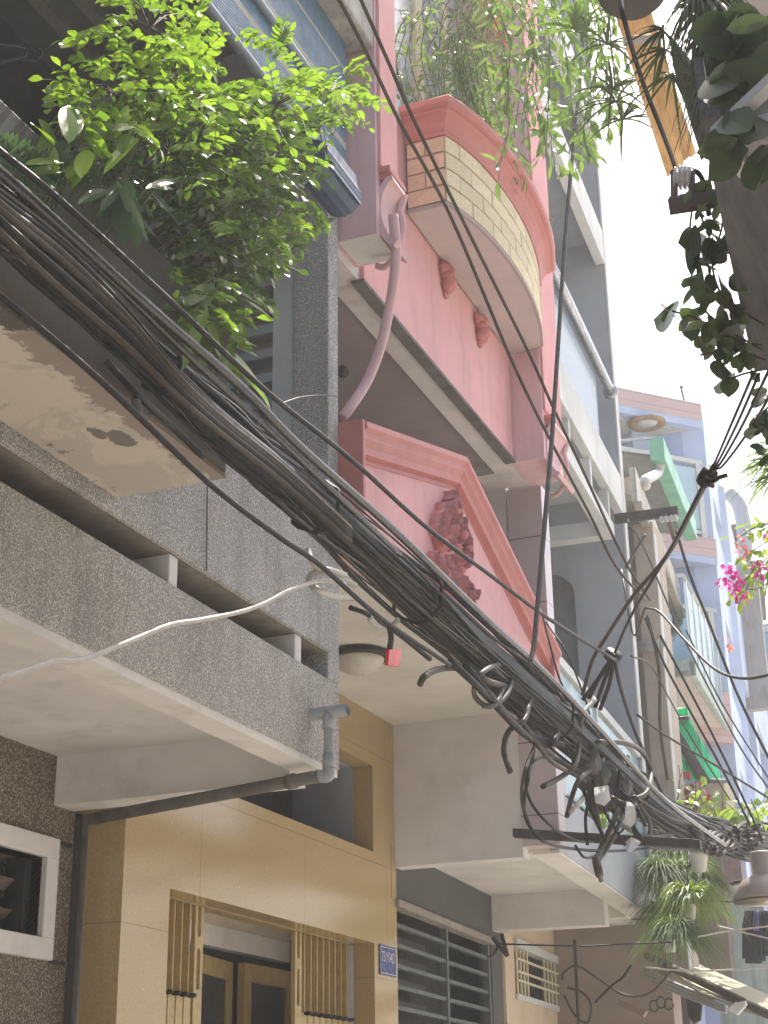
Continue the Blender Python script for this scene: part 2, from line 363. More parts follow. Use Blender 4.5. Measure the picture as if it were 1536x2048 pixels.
# yellow granite front: openings: door Y 5.755-7.945 z<2.575 ; upper opening Y 5.9-7.938 z 3.06-3.53
w = MB()
w.box(-3.42, -3.3, y0, 5.755, 0, 3.83); w.box(-3.42, -3.3, 7.945, y1+.01, 0, 3.83)
w.box(-3.42, -3.3, 5.755, 7.945, 2.575, 3.057); w.box(-3.42, -3.3, 5.755, 7.945, 3.53, 3.83); w.box(-3.42, -3.3, 5.755, 5.95, 3.057, 3.53)
w.box(-3.70, -3.42, y0, 5.755, 0, 3.83)
w.build('granite_front', M['yellow'], Hp)
r_ = MB(); r_.box(-3.79, -3.421, 7.94, 8.1, 2.7, 3.8); r_.box(-3.79, -3.421, 5.76, 7.94, 3.531, 3.6); r_.box(-3.79, -3.421, 5.76, 7.94, 2.99, 3.056)
r_.build('recess_lining', M['greyw'], Hp)
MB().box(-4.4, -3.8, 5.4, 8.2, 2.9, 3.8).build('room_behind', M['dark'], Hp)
# inner door wall
w = MB(); w.box(-3.88, -3.80, 5.76, 8.2, 2.50, 2.89); w.box(-3.79, -3.421, 7.95, 8.2, 0, 2.69)
w.build('inner_lintel', M['white'], Hp)
MB().box(-3.79, -3.421, 5.757, 7.949, 2.60, 2.98).build('lintel_core', M['yellow'], Hp)
def door(ya, yb, x=-3.79, rot=0, pane=True, lab=None):
    f = MB(); z0, z1 = 0, 2.44; t = .075
    f.box(0, .045, 0, t, z0, z1); f.box(0, .045, yb-ya-t, yb-ya, z0, z1); f.box(0, .045, t, yb-ya-t, z1-t*1.2, z1); f.box(0, .045, t, yb-ya-t, z0, .9)
    Mx = Matrix.Translation((x, ya, 0)) @ Matrix.Rotation(rot, 4, 'Z'); f.v = [Mx @ v for v in f.v]
    d = f.build('door', M['gdoor'], Hp, .004)
    p = MB(); p.box(.015, .03, t, yb-ya-t, .9, z1-t*1.2); p.v = [Mx @ v for v in p.v]; p.build('door_pane', M['dglass'], d)
door(6.72, 7.28, -3.76, math.radians(8)); door(7.30, 7.86, -3.78)
door(6.12, 6.66, -3.78)
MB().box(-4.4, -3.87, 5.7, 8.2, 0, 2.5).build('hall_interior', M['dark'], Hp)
# folding gate: two packed leaves of slotted bars
def gate(ya, yb, bars, wide_at_end):
    G_ = empty('folding_gate', (-3.45, ya, 0), 'cream folding metal gate leaf packed against the %s side of the yellow granite doorway' % ('left' if wide_at_end else 'right'), 'gate', 'folding gate leaves in the granite doorway')
    step = (yb-ya-.08)/bars
    for i in range(bars):
        yy = ya+i*step+(0 if wide_at_end else .085)
        b_ = MB(); b_.box(-3.50, -3.465, yy, yy+.012, 2.19, 2.57); b_.box(-3.478, -3.43, yy+.012, yy+.02, 2.19, 2.57); b_.build('bar', M['gate'], G_)
        b_ = MB(); b_.box(-3.47, -3.44, yy, yy+step*.86, 0, 2.19); b_.build('lower_panel', M['gate'], G_)
        b_ = MB(); b_.lathe([(.008, 0), (.011, .02), (.008, .04)], (-3.43, yy+.015, 2.185), (1, 0, 0), 8); b_.build('pivot', M['iron'], G_)
    ys = yb-.075 if wide_at_end else ya
    s = MB()   # stile with long rounded holes
    s.box(-3.455, -3.435, ys, ys+.022, 0, 2.57); s.box(-3.455, -3.435, ys+.053, ys+.075, 0, 2.57)
    for za, zb in ((0, 1.6), (1.95, 2.215), (2.395, 2.44)): s.box(-3.455, -3.435, ys+.022, ys+.053, za, zb)
    for zc, sg in ((2.215, 1), (2.395, -1), (2.44, 1)):
        arc = [(-3.455, ys+.022, zc)]+[(-3.455, ys+.0375-.0155*math.cos(t*math.pi/6), zc+sg*(.022-.022*math.sin(t*math.pi/6))) for t in range(0, 7)]+[(-3.455, ys+.053, zc)]
        s.prism(arc if sg > 0 else arc[::-1], (.02, 0, 0))
    s.build('slotted_stile', M['gate'], G_)
gate(5.88, 6.30, 5, True); gate(7.25, 7.93, 8, False)
MB().box(-3.50, -3.425, 5.757, 7.944, 2.571, 2.6).build('gate_track', M['gdoor'], Hp)
# balcony soffit, side wall, tile pillar
MB().box(-3.32, -2.34, y0, y1+.2, 3.832, 3.93).build('balcony_soffit', M['cream'], Hp)
MB().box(-3.9, -2.55, y1, y1+.12, 3.02, 3.831).build('side_wall', M['white'], Hp)
MB().box(-3.9, -2.56, y1+.01, y1+.12, 3.931, 5.215).build('balcony_side_wall', M['white'], Hp)
MB().box(-2.549, -2.338, y1-.004, y1+.13, 3.075, 5.178).build('tiled_pillar', M['ptile'], Hp)
MB().box(-3.9, -2.4, y1-.01, y1+.03, 3.0, 3.045).build('ledge', M['cream'], Hp) if 0 else None
MB().box(-3.9, -3.6, y0, y1, 3.94, 5.3).build('balcony_back_wall', M['mauve'], Hp)
MB().box(-3.6, -2.43, y0+.002, y0+.03, 3.94, 5.189).build('balcony_party_wall', M['mauve'], Hp)
# pediment balcony wall with moulded rake
xf = -2.31; pk = (6.70, 4.70); e0 = (5.43, 4.345); e1 = (8.13, 4.19)
wall = [(xf-.10, e0[0], 3.80), (xf-.10, e1[0], 3.80), (xf-.10, e1[0], e1[1]-.08), (xf-.10, pk[0], pk[1]-.06), (xf-.10, e0[0], e0[1]-.06)]
MB().prism(wall, (.075, 0, 0)).build('pediment_panel', M['pink'], Hp)
def prof_sweep(path, prof, name, mat, parent, closed=False, n_hint=None):
    """path: list of (point, outward unit, up unit); prof: list of (out, up)"""
    mb = MB(); k = len(prof); vs = []
    for p, o, u in path:
        for a, b in prof: vs.append(Vector(p)+Vector(o)*a+Vector(u)*b)
    fs = [(i*k+j, (i+1)*k+j, (i+1)*k+(j+1) % k, i*k+(j+1) % k) for i in range(len(path)-1) for j in range(k)]
    fs += [tuple(range(k)), tuple(range((len(path)-1)*k, len(path)*k))[::-1]]
    mb.add(vs, fs); o_ = mb.build(name, mat, parent); return o_
rk = [(-.10, -.03), (-.10, .02), (.035, .02), (.05, .012), (.05, -.012), (.035, -.03), (.03, -.045), (.03, -.055), (.012, -.085), (.008, -.115), (-.02, -.125), (-.02, -.145), (-.05, -.15), (-.05, -.03)]
def updir(a, b):
    t = Vector((0, b[0]-a[0], b[1]-a[1])).normalized(); return Vector((0, -t.z, t.y))
u1 = updir(e0, pk); u2 = updir(pk, e1); um = (u1+u2); um = um/um.dot(u1)
X_ = Vector((1, 0, 0))
prof_sweep([((xf, e0[0]-.01, e0[1]), X_, u1), ((xf, pk[0], pk[1]), X_, um), ((xf, e1[0]+.1, e1[1]-.07), X_, u2)], rk, 'raking_cornice', M['trim'], Hp)
MB().box(xf-.115, xf+.045, 5.387, 5.419, 3.8, 4.36).build('pediment_end_post', M['trim'], Hp, .008)
MB().box(xf-.10, xf+.03, 8.13, 8.255, 3.8, 4.14).build('pediment_end_block', M['trim'], Hp, .006)
# carved leaf ornament in the pediment
def ornament(c, spec, name, mat, parent, seed=3):
    random.seed(seed); R_ = bpy.data.objects.new(name, None); mb = MB()
    for (dy, dz, ln, wd, an, curl) in spec:    # acanthus leaf: ribbed strip that curls out at its tip
        ns = 9; vs = []
        for i in range(ns+1):
            t = i/ns; a = math.radians(an)+curl*t*t; s_ = ln*t
            cy_ = c[1]+dy+math.cos(a)*s_; cz_ = c[2]+dz+math.sin(a)*s_
            wv = wd*(math.sin(math.pi*min(1, .12+t*.80))**.7)*(1+.34*math.sin(t*19))
            out = .006+.028*math.sin(math.pi*t*.85)**.8+.03*t*t
            nx, nz = -math.sin(a), math.cos(a)
            for j, q in enumerate((-1, -.55, -.18, 0, .18, .55, 1)):
                rib = (.0, .014, -.010, .020, -.010, .014, .0)[j]+.008*math.sin(t*26)*(1 if abs(q) > .3 else 0)
                edge = -.03 if abs(q) == 1 else 0
                vs.append((c[0]+max(0, out+rib+edge), cy_+nx*wv*q, cz_+nz*wv*q))
        fs = [(i*7+j, i*7+j+1, (i+1)*7+j+1, (i+1)*7+j) for i in range(ns) for j in range(6)]
        b0 = len(vs); edgev = [i*7 for i in range(ns+1)]+[ns*7+j for j in range(1, 7)]+[i*7+6 for i in range(ns-1, -1, -1)]+[j for j in range(5, 0, -1)]
        for e in edgev: v = vs[e]; vs.append((c[0]-.002, v[1], v[2]))
        m_ = len(edgev)
        fs += [(edgev[i], edgev[(i+1) % m_], b0+(i+1) % m_, b0+i) for i in range(m_)]
        mb.add(vs, fs, True)
    bpy.data.objects.remove(R_)
    return mb
spec = []
for s in (-1, 1):   # symmetric about the stem
    f_ = lambda a: a if s > 0 else 180-a
    spec += [(s*.03, .10, .15, .035, f_(62), s*.5), (s*.05, .05, .17, .04, f_(35), s*.6), (s*.05, -.02, .20, .045, f_(8), s*.7),
             (s*.09, -.07, .17, .04, f_(-22), s*-.6), (s*.03, -.10, .20, .038, f_(-62), s*.4), (s*.16, .04, .08, .03, f_(45), s*1.4), (s*.19, -.09, .08, .03, f_(-50), s*-1.2)]
spec += [(0, .10, .21, .045, 90, 0), (0, -.08, .27, .045, -90, 0), (0, .0, .15, .05, 90, 0), (0, -.02, .14, .05, -90, .1), (-.035, -.22, .16, .03, -100, .3), (.035, -.22, .16, .03, -80, -.3)]
c0 = aX(893, 1103, xf-.025); spec = [(a_*1.2, b2*.98, c2_*.98, d2, e2, f2) for a_, b2, c2_, d2, e2, f2 in spec]
spec = [(a_, b2, c2_, d2*.72, e2, f2) for a_, b2, c2_, d2, e2, f2 in spec]+[(dx_*s, dz_, .09, .018, (an_ if s > 0 else 180-an_), s*1.6) for s in (-1, 1) for dx_, dz_, an_ in ((.02, .19, 50), (.09, .13, 70), (.15, .07, 20), (.13, -.02, -30), (.10, -.15, -70), (.05, -.24, -40), (.22, .0, 60), (.20, -.13, -80))]
mb = ornament((xf-.026, c0.y, c0.z), spec, 'carved_ornament', None, None)
for k in range(9):
    a = random.uniform(0, 6.28); r0 = random.uniform(.0, .16)
    y_, z_ = c0.y+math.cos(a)*r0*1.5, c0.z+math.sin(a)*r0*1.3
    r1 = random.uniform(.012, .024); mb.lathe([(r1*.4, 0), (r1, r1*.6), (r1*.9, r1*1.4), (r1*.3, r1*2)], (xf+.01, y_, z_), (1, 0, 0), 10)
mb.build('carved_ornament', paint('carved_rose_paint', (.60, .24, .235), (.52, .19, .185), dirt=.2, sc=2, dc=(.25, .12, .11)), Hp)
# big soffit at z 5.18 and storey above
s_ = MB(); s_.box(-3.6, -2.54, y0, 8.02, 5.255, 5.30); s_.build('upper_soffit', M['mauve'], Hp)
s_ = MB(); s_.box(-2.54, -2.402, 5.70, y1-.005, 5.19, 5.30); s_.box(-3.6, -2.541, 8.02, y1-.005, 5.192, 5.30); s_.box(-3.6, -2.401, y0+.001, 5.699, 5.191, 5.301)
s_.build('soffit_border', M['soffit'], Hp)
MB().box(-2.43, -2.368, 5.66, 7.875, 5.172, 5.189).build('drip_strip', M['pvcd'], Hp)
MB().box(-2.62, -2.38, 5.69, 7.88, 5.303, 6.40).box(-2.40, -2.3795, 5.69, 7.88, 5.192, 5.3025).build('front_wall', M['pink'], Hp)
MB().box(-2.38, -2.20, 5.41, 5.63, 5.236, 5.2398).build('pilaster_foot', M['soffit'], Hp)
np_ = MB(); np_.box(-2.62, -2.20, 5.405, 5.64, 5.24, 9.5); np_.build('pilaster', M['lilac'], Hp)
np_ = MB(); np_.box(-2.198, -2.185, 5.43, 5.63, 5.60, 9.5); np_.build('pilaster_panel', M['trim2'], Hp)
np_ = MB(); np_.box(-2.62, -2.20, 7.885, 8.255, 5.305, 9.5); np_.box(-2.40, -2.20, 7.885, 8.255, 5.18, 5.304); np_.build('pilaster', M['lilac'], Hp)
np_ = MB(); np_.box(-2.198, -2.185, 7.905, 8.25, 5.49, 9.5); np_.build('pilaster_panel', M['trim2'], Hp)
# moulded cap and scroll bracket
def scroll(yc, wd, xw, ztop, sc=1.0, nm='scroll_bracket'):
    cap = MB(); cap.box(xw-.01, xw+.055*sc, yc-wd/2-.015, yc+wd/2+.015, ztop+.03*sc, ztop+.06*sc); cap.box(xw-.01, xw+.035*sc, yc-wd/2, yc+wd/2, ztop, ztop+.03*sc)
    cp_ = cap.build('bracket_cap', M['trim'], Hp, .004)
    pts = []; N = 22
    for i in range(N+1):
        t = i/N; a = math.radians(80-200*t); R = .15*sc*(1-.25*t)
        pts.append((xw+.012+.085*sc-.0+math.cos(a)*-0, 0, 0))
    # side view curve (x out, z): a C that starts under the cap, swings in and sweeps back out as a hooked tail
    crv = [(.075, 0), (.03, -.01), (-.02, -.05), (-.05, -.12), (-.045, -.20), (-.01, -.27), (.04, -.315), (.09, -.335)]
    crv2 = [(.075, 0), (.06, -.04), (.045, -.08), (.06, -.14), (.055, -.20), (.025, -.27), (-.01, -.32), (-.06, -.345), (-.11, -.33)]
    mb = MB()
    for cc, th in ((crv, .014),):
        s = spl([(xw+x*sc*.55+.02, 0, ztop+z*sc) for x, z in cc], 5)
        vs = []
        for i, p in enumerate(s):
            t = (s[min(i+1, len(s)-1)]-s[max(i-1, 0)]).normalized(); nrm = Vector((-t.z, 0, t.x))
            for yy in (yc-wd/2, yc+wd/2):
                for q in (-1, 1): vs.append(p+nrm*th*sc*q+Vector((0, yy, 0)))
        k = 4; fs = []
        for i in range(len(s)-1):
            a = i*4; b = a+4
            fs += [(a, a+1, b+1, b), (a+2, b+2, b+3, a+3), (a, b, b+2, a+2), (a+1, a+3, b+3, b+1)]
        fs += [(0, 2, 3, 1), (len(vs)-4, len(vs)-3, len(vs)-1, len(vs)-2)]
        mb.add(vs, fs)
    s2 = spl([(xw+x*sc*.75, yc+wd*.42, ztop+z*sc) for x, z in crv2], 6); mb.tube(s2, [.018*sc]*10+[.015*sc]*(len(s2)-10), 8)
    return mb.build(nm, M['lilac'], Hp)
scroll(5.53, .17, -2.20, 5.53, 1.0); scroll(8.08, .30, -2.20, 5.40, .95)
# bay: bulging brick balcony with heavy cornice
plan = [(-2.37, 6.235), (-2.168, 6.235), (-2.132, 6.33), (-2.085, 6.53), (-2.06, 6.735), (-2.048, 6.99), (-2.058, 7.27), (-2.10, 7.59), (-2.168, 7.86), (-2.37, 7.90)]
def smooth_plan(pl):
    a = spl([(x, y, 0) for x, y in pl[1:-1]], 5); return [Vector((pl[0][0], pl[0][1], 0))]+a+[Vector((pl[-1][0], pl[-1][1], 0))]
PP = smooth_plan(plan)
def offs(PP, d):
    out = []
    for i, p in enumerate(PP):
        if i == 0 or i == len(PP)-1: 
            q = PP[1]-PP[0] if i == 0 else PP[-1]-PP[-2]
        else: q = None
        def nrm(a, b): t = (b-a).normalized(); return Vector((t.y, -t.x, 0))
        if i == 0: n_ = nrm(PP[0], PP[1]); out.append(p+n_*d)
        elif i == len(PP)-1: n_ = nrm(PP[-2], PP[-1]); out.append(p+n_*d)
        else:
            n1 = nrm(PP[i-1], p); n2 = nrm(p, PP[i+1]); h = (n1+n2).normalized(); out.append(p+h*(d/max(.5, h.dot(n1))))
    return out
def plan_wall(PP, d0, d1, z0, z1, name, mat, parent=Hp, bev=0):
    a = offs(PP, d0); b = offs(PP, d1); mb = MB(); n = len(a)
    vs = [Vector((p.x, p.y, z)) for z in (z0, z1) for p in a]+[Vector((p.x, p.y, z)) for z in (z0, z1) for p in b]
    fs = []
    for i in range(n-1):
        fs += [(i, i+1, n+i+1, n+i), (2*n+i+1, 2*n+i, 3*n+i, 3*n+i+1), (i+1, i, 2*n+i, 2*n+i+1), (n+i, n+i+1, 3*n+i+1, 3*n+i)]
    fs += [(0, n, 3*n, 2*n), (n-1, 3*n-1, 4*n-1, 2*n-1)]
    mb.add(vs, fs); return mb.build(name, mat, parent, bev, smooth=False)
# bricks as real blocks on a mortar backing
plan_wall(PP, -.05, -.004, 5.885, 6.27, 'mortar_wall', flat('mortar', (.38, .33, .31), .9))
def arcpts(PP, s0, s1, n=6):
    L = [0]
    for a, b in zip(PP, PP[1:]): L.append(L[-1]+(b-a).length)
    def at_(s):
        s = max(0, min(L[-1], s))
        for i in range(len(L)-1):
            if s <= L[i+1]+1e-9: t = (s-L[i])/max(1e-9, L[i+1]-L[i]); return PP[i].lerp(PP[i+1], t)
        return PP[-1]
    return [at_(s0+(s1-s0)*i/n) for i in range(n+1)], L[-1]
side_len = (PP[1]-PP[0]).length; _, tot = arcpts(PP, 0, 1)
front = PP[1:-1]; _, fl = arcpts(front, 0, 1)
random.seed(5); vsA = MB(); vsB = MB()
def brick_block(mb, pts, z0, z1, pr):
    a = offs(pts, -.004); b = offs(pts, pr); n = len(a)
    vs = [Vector((p.x, p.y, z)) for z in (z0, z1) for p in a]+[Vector((p.x, p.y, z)) for z in (z0, z1) for p in b]
    fs = []
    for i in range(n-1):
        fs += [(2*n+i, 2*n+i+1, 3*n+i+1, 3*n+i), (i, i+1, 2*n+i+1, 2*n+i), (n+i+1, n+i, 3*n+i, 3*n+i+1)]
    fs += [(0, n, 3*n, 2*n), (n-1, 3*n-1, 4*n-1, 2*n-1)]
    mb.add(vs, fs)
ch = .385/4
for r in range(4):
    z0 = 5.885+r*ch+.006; z1 = z0+ch-.012
    off = (.0, .11)[r % 2]; s = -off
    while s < fl:
        a, b = max(0, s)+.0045, min(fl, s+.22)-.0045
        if b-a > .02: pts, _ = arcpts(front, a, b, 3); brick_block(vsA, pts, z0, z1, random.uniform(.003, .007))
        s += .22
    sd = [PP[0], PP[1]]; s = (-.10 if r % 2 else 0)
    while s < side_len:
        a, b = max(0, s)+.0045, min(side_len, s+.2)-.0045
        if side_len-b < .02: b = side_len
        if b-a > .02: pts, _ = arcpts(sd, a, b, 1); brick_block(vsB, pts, z0, z1, random.uniform(.003, .006))
        s += .105 if r % 2 == 0 and s == 0 else .2
def brickm(name, c):
    m, n, b = base(name, .85); p = pos(n); g = n.nodes.new('ShaderNodeNewGeometry')
    col = mixc(n, g.outputs['Random Per Island'], c, tuple(x*.82 for x in c))
    col = mixc(n, ramp(n, noi(n, p, 30, 8, .75), [(.42, 0.), (.7, .6)]), col, tuple(x*.6 for x in c))
    n.links.new(col, b.inputs['Base Color']); bump(n, b, noi(n, p, 80, 6, .8), .5, .006); return m
vsA.build('brick_facing', brickm('buff_brick', (.78, .68, .46)), Hp); vsB.build('brick_facing', brickm('orange_brick', (.76, .56, .39)), Hp)
# soffit slab of bay
a = offs(PP, -.012); MB().prism([(p.x, p.y, 5.868) for p in a][::-1], (0, 0, .018)).build('bay_soffit', paint('pinkish_soffit', (.50, .42, .41), dirt=.15), Hp)
plan_wall(PP, -.012, .004, 5.868, 5.884, 'bay_edge', M['mauve'])
# cornice by sweep
cor = [(-.02, 6.27), (.012, 6.27), (.018, 6.285), (.012, 6.296), (.02, 6.31), (.028, 6.33), (.05, 6.362), (.072, 6.375), (.072, 6.388), (.088, 6.392), (.10, 6.40), (.104, 6.425), (.092, 6.44), (-.02, 6.445)]
mb = MB(); k = len(cor); L_ = [offs(PP, o) for o, z in cor]; n_ = len(PP)
vs = [Vector((L_[j][i].x, L_[j][i].y, cor[j][1])) for i in range(n_) for j in range(k)]
fs = [(i*k+j, i*k+(j+1) % k, (i+1)*k+(j+1) % k, (i+1)*k+j) for i in range(n_-1) for j in range(k)]
mb.add(vs, fs); mb.build('bay_cornice', M['trim'], Hp)
a = offs(PP, -.03); MB().prism([(p.x, p.y, 6.30) for p in a][::-1], (0, 0, .08)).build('bay_planting_bed', M['grime'], Hp)
# carved heads under the bay
for px, py in ((900, 560), (968, 660)):
    c = aX(px, py, -2.345); mb = MB()
    for dy, dz, r, o in ((-.045, .055, .045, .03), (.045, .055, .045, .03), (0, .05, .055, .04), (0, -.01, .05, .045), (-.02, -.04, .035, .035), (.02, -.04, .035, .035), (0, -.08, .03, .02), (-.035, .015, .03, .04), (.035, .015, .03, .04)):
        mb.lathe([(r*.35, 0), (r, o*.5), (r*.92, o), (r*.5, o*1.5), (r*.12, o*1.75)], (-2.385, c.y+dy*.85, c.z+dz*.95), (1, 0, 0), 12)
    mb.build('carved_bracket', M['trim'], Hp)
# windows above bay
MB().box(-2.70, -2.64, 5.64, 7.88, 6.41, 9.5).build('window_wall', M['white'], Hp)
CR = paint('cream_joinery', (.62, .56, .38), dirt=.08); M['cr'] = CR
for ya, yb, gl in ((6.02, 6.40, M['pvc']), (6.55, 7.0, M['lgrey']), (7.12, 7.5, M['lgrey'])):
    f = MB(); f.box(-2.64, -2.585, ya-.06, ya, 6.5, 9.4); f.box(-2.64, -2.585, yb, yb+.06, 6.5, 9.4); f.box(-2.64, -2.585, ya, yb, 6.5, 6.6)
    o_ = f.build('window', M['cr'], Hp, .004); MB().box(-2.638, -2.61, ya, yb, 6.6, 9.4).build('pane', flat('pale_window_glass', (.42, .47, .52), .1, spec=.8, bs=0), o_)
MB().box(-2.64, -2.57, 6.42, 6.435, 6.45, 9.4).build('downpipe', M['iron'], Hp)
# red cloth at top
c1, c2, c3, c4 = aX(935, -40, -2.45), aX(1045, -40, -2.3), aX(1005, 95, -2.3), aX(1000, 60, -2.45)
rc = MB(); rc.prism([c1, c2, c3], (.012, 0, 0)); tag(rc.build('red_cloth', flat('red_cloth', (.72, .08, .06), .7), None), 'bright red cloth hanging above the bay of the pink house', 'cloth')

# lamp on the soffit
c = aZ(718, 1306, 3.83)
Lm = empty('ceiling_lamp', c, 'round ceiling lamp with dark rim and frosted bowl on the pink house soffit', 'lamp')
MB().lathe([(.13, 0), (.155, -.008), (.155, -.028), (.125, -.034), (.12, -.02)], c, n=40).build('rim', M['iron'], Lm)
MB().lathe([(.128, -.02), (.122, -.045), (.10, -.078), (.06, -.10), (.02, -.108), (.002, -.109)], c, n=40).build('bowl', flat('frosted_glass', (.58, .56, .50), .35, bs=0, var=.03), Lm)
# house number plate
n0 = aX(768, 1924, -3.3)
Sg = empty('house_number_plate', (-3.298, 8.11, n0.z), 'small blue house number plate reading 73/104D on the yellow granite pillar', 'sign')
zt, zb_ = aX(757, 1888, -3.3), aX(757, 1948, -3.3); yr = aX(790, 1898, -3.3).y
ya_, yb_ = zt.y, yr; Z1, Z0 = zt.z, zb_.z
MB().box(-3.299, -3.293, ya_, yb_, Z0, Z1).build('plate', flat('blue_enamel', (.035, .045, .22), .3, bs=0), Sg)
wm = flat('white_enamel', (.65, .66, .7), .4, bs=0)
b = MB(); t_ = .0035; i_ = .008
b.box(-3.2925, -3.2915, ya_+i_, yb_-i_, Z1-i_-t_, Z1-i_); b.box(-3.2925, -3.2915, ya_+i_, yb_-i_, Z0+i_, Z0+i_+t_)
b.box(-3.2925, -3.2915, ya_+i_, ya_+i_+t_, Z0+i_, Z1-i_); b.box(-3.2925, -3.2915, yb_-i_-t_, yb_-i_, Z0+i_, Z1-i_); b.build('border', wm, Sg)
def text(s, o, size, sx, mat, parent, rot=(math.pi/2, 0, math.pi/2), nm='lettering', ex=.0008):
    c_ = bpy.data.curves.new('t', 'FONT'); c_.body = s; c_.size = 1; c_.align_x = 'CENTER'; c_.align_y = 'CENTER'; c_.extrude = 0; c_.resolution_u = 3
    t = bpy.data.objects.new('t', c_); COL.objects.link(t); bpy.context.view_layer.update()
    me = bpy.data.meshes.new_from_object(t.evaluated_get(bpy.context.evaluated_depsgraph_get())); bpy.data.objects.remove(t)
    o_ = bpy.data.objects.new(nm, me); COL.objects.link(o_); me.materials.clear(); me.materials.append(mat); o_.parent = parent
    L = parent.location; me.transform(Matrix.Translation(Vector(o)-L) @ Matrix.Rotation(math.pi/2, 4, 'Z') @ Matrix.Rotation(math.pi/2, 4, 'X') @ Matrix.Diagonal((sx*size, size, 1, 1)))
    return o_
H_ = Z1-Z0; Wd = yb_-ya_
text('73/104D', (-3.2915, (ya_+yb_)/2, Z0+H_*.60), H_*.50, Wd*.86/(H_*.50)/3.75, wm, Sg)
text('KHU PHO', (-3.2915, (ya_+yb_)/2, Z0+H_*.22), H_*.16, Wd*.8/(H_*.16)/4.6, wm, Sg) if 0 else None
text('....', (-3.2915, (ya_+yb_)/2, Z0+H_*.2), .001, 1, wm, Sg) if 0 else None

# ================================================================ grey house (rotated a little)
aG = math.atan2(.18, 3.03); Uv = Vector((-math.sin(aG), math.cos(aG), 0)); Nv = Vector((math.cos(aG), math.sin(aG), 0)); OG = Vector((-2.38, 8.40, 0))
MG = Matrix.Translation(OG) @ Matrix(((Nv.x, Uv.x, 0), (Nv.y, Uv.y, 0), (0, 0, 1))).to_4x4()   # local x = outwards, y = along
def gp(px, py, v=0):
    P = aV(px, py, OG+Nv*v, Nv); q = P-OG; return Vector((q.dot(Nv), q.dot(Uv), P.z))
Hg = empty('grey_house', OG+Vector((-.8, 1.5, 0)), 'tall blue-grey house with pale beams and glass balcony beside the pink house', 'house')
def gbox(name, mat, *bx, parent=None, bev=0):
    mb = MB()
    for q in bx: mb.box(*q, M=MG)
    return mb.build(name, mat, parent or Hg, bev)
UE = 2.93   # far wall
gbox('far_side_wall', M['greyw'], (-.42, -.004, UE, UE+.12, 3.05, 12), (-1.6, -.42, UE, UE+.12, 5.72, 12), (-1.6, -.80, UE, UE+.12, 3.05, 5.72), (-.80, -.42, UE, UE+.12, 3.05, 4.3))
gbox('wall_end', M['lgrey'], (-.002, .012, UE-.004, UE+.125, 3.06, 12))
# rounded head of the arch in the side wall
cx_, cz_, ra = -.62, 5.50, .2
ar = MB(); sp = [(-.42, UE+.002, 5.72)]+[(-.62+.2*math.sin(t*math.pi/16), UE+.002, 5.52+.2*math.cos(t*math.pi/16)) for t in range(0, 9)]
ar.prism([MG @ Vector(p) for p in sp], MG.to_3x3() @ Vector((0, .11, 0))); ar.build('arch_spandrel', M['greyw'], Hg)
gbox('arch_recess', flat('arch_grey_panel', (.16, .18, .19), .6), (-.9, -.3, UE+.09, UE+.15, 4.2, 5.8))
gbox('back_wall', M['greyw'], (-1.7, -1.6, .0, UE+.12, 3.3, 12))
# street-level slab: ribs and soffit
gbox('balcony_soffit', M['cream'], (-1.45, -.03, .0, UE, 3.13, 3.2))
gbox('edge_rib', M['cream'], (-.16, -.004, .002, UE+.118, 3.05, 3.129))
gbox('near_rib', M['cream'], (-1.6, -.16, -.02, .13, 3.05, 3.129))
gbox('cross_rib', M['cream'], (-1.1, -.161, 1.98, 2.12, 2.90, 3.129))
gbox('far_rib', M['cream'], (-.9, -.161, 2.75, UE+.1, 3.04, 3.129))
gbox('rear_soffit', M['cream'], (-1.5, -.25, UE+.13, 4.7, 3.10, 3.2)); gbox('rear_rib', M['cream'], (-1.5, -.25, 4.55, 4.7, 2.92, 3.099))
gbox('fascia', M['greyw'], (-.05, 0, -.02, UE, 3.06, 3.40), bev=.004)
gbox('wall_foot', M['greyw'], (-.05, 0, 1.2, UE, 3.401, 3.44))
gl = gbox('balcony_glass', M['glass'], (-.03, -.02, .30, UE-.02, 3.45, 4.18))
gbox('handrail', M['lgrey'], (-.045, .0, .0, UE-.01, 4.20, 4.26)); gbox('glass_frame', M['lgrey'], (-.04, -.005, .20, .29, 3.42, 4.2), (-.04, -.005, 1.35, 1.39, 3.45, 4.2))
# storey above: beams
gbox('floor_soffit', M['lgrey'], (-1.6, -.05, -.1, UE, 6.30, 6.36))
ba = gp(1103, 722); 
gbox('upper_beam', M['lgrey'], (-.06, .01, -.1, UE-.003, 6.14, 6.46), bev=.004)
gbox('lower_beam', M['lgrey'], (-.10, -.0, -.1, 2.50, 5.78, 5.90), bev=.004)
for u in (.35, 1.05, 1.75, 2.4): gbox('beam_post', M['lgrey'], (-.09, -.01, u-.03, u+.03, 5.901, 6.139))
gbox('beam_return', M['lgrey'], (-1.6, -.101, 2.38, 2.50, 5.78, 5.90))
gbox('balustrade_glass', glass('bright_glass', (.88, .95, 1.0), .75), (-.03, -.018, -.1, 2.25, 6.461, 7.02))
hr = MB(); hr.tube([MG @ Vector((.01, -.2, 7.12)), MG @ Vector((.01, 2.72, 7.12))], .038, 14); o_ = hr.build('round_handrail', M['steel'], Hg)
fl_ = MB(); fl_.lathe([(.06, 0), (.062, .02), (.03, .03)], MG @ Vector((.01, 2.72, 7.12)), Uv, 18); fl_.build('rail_flange', M['steel'], o_)
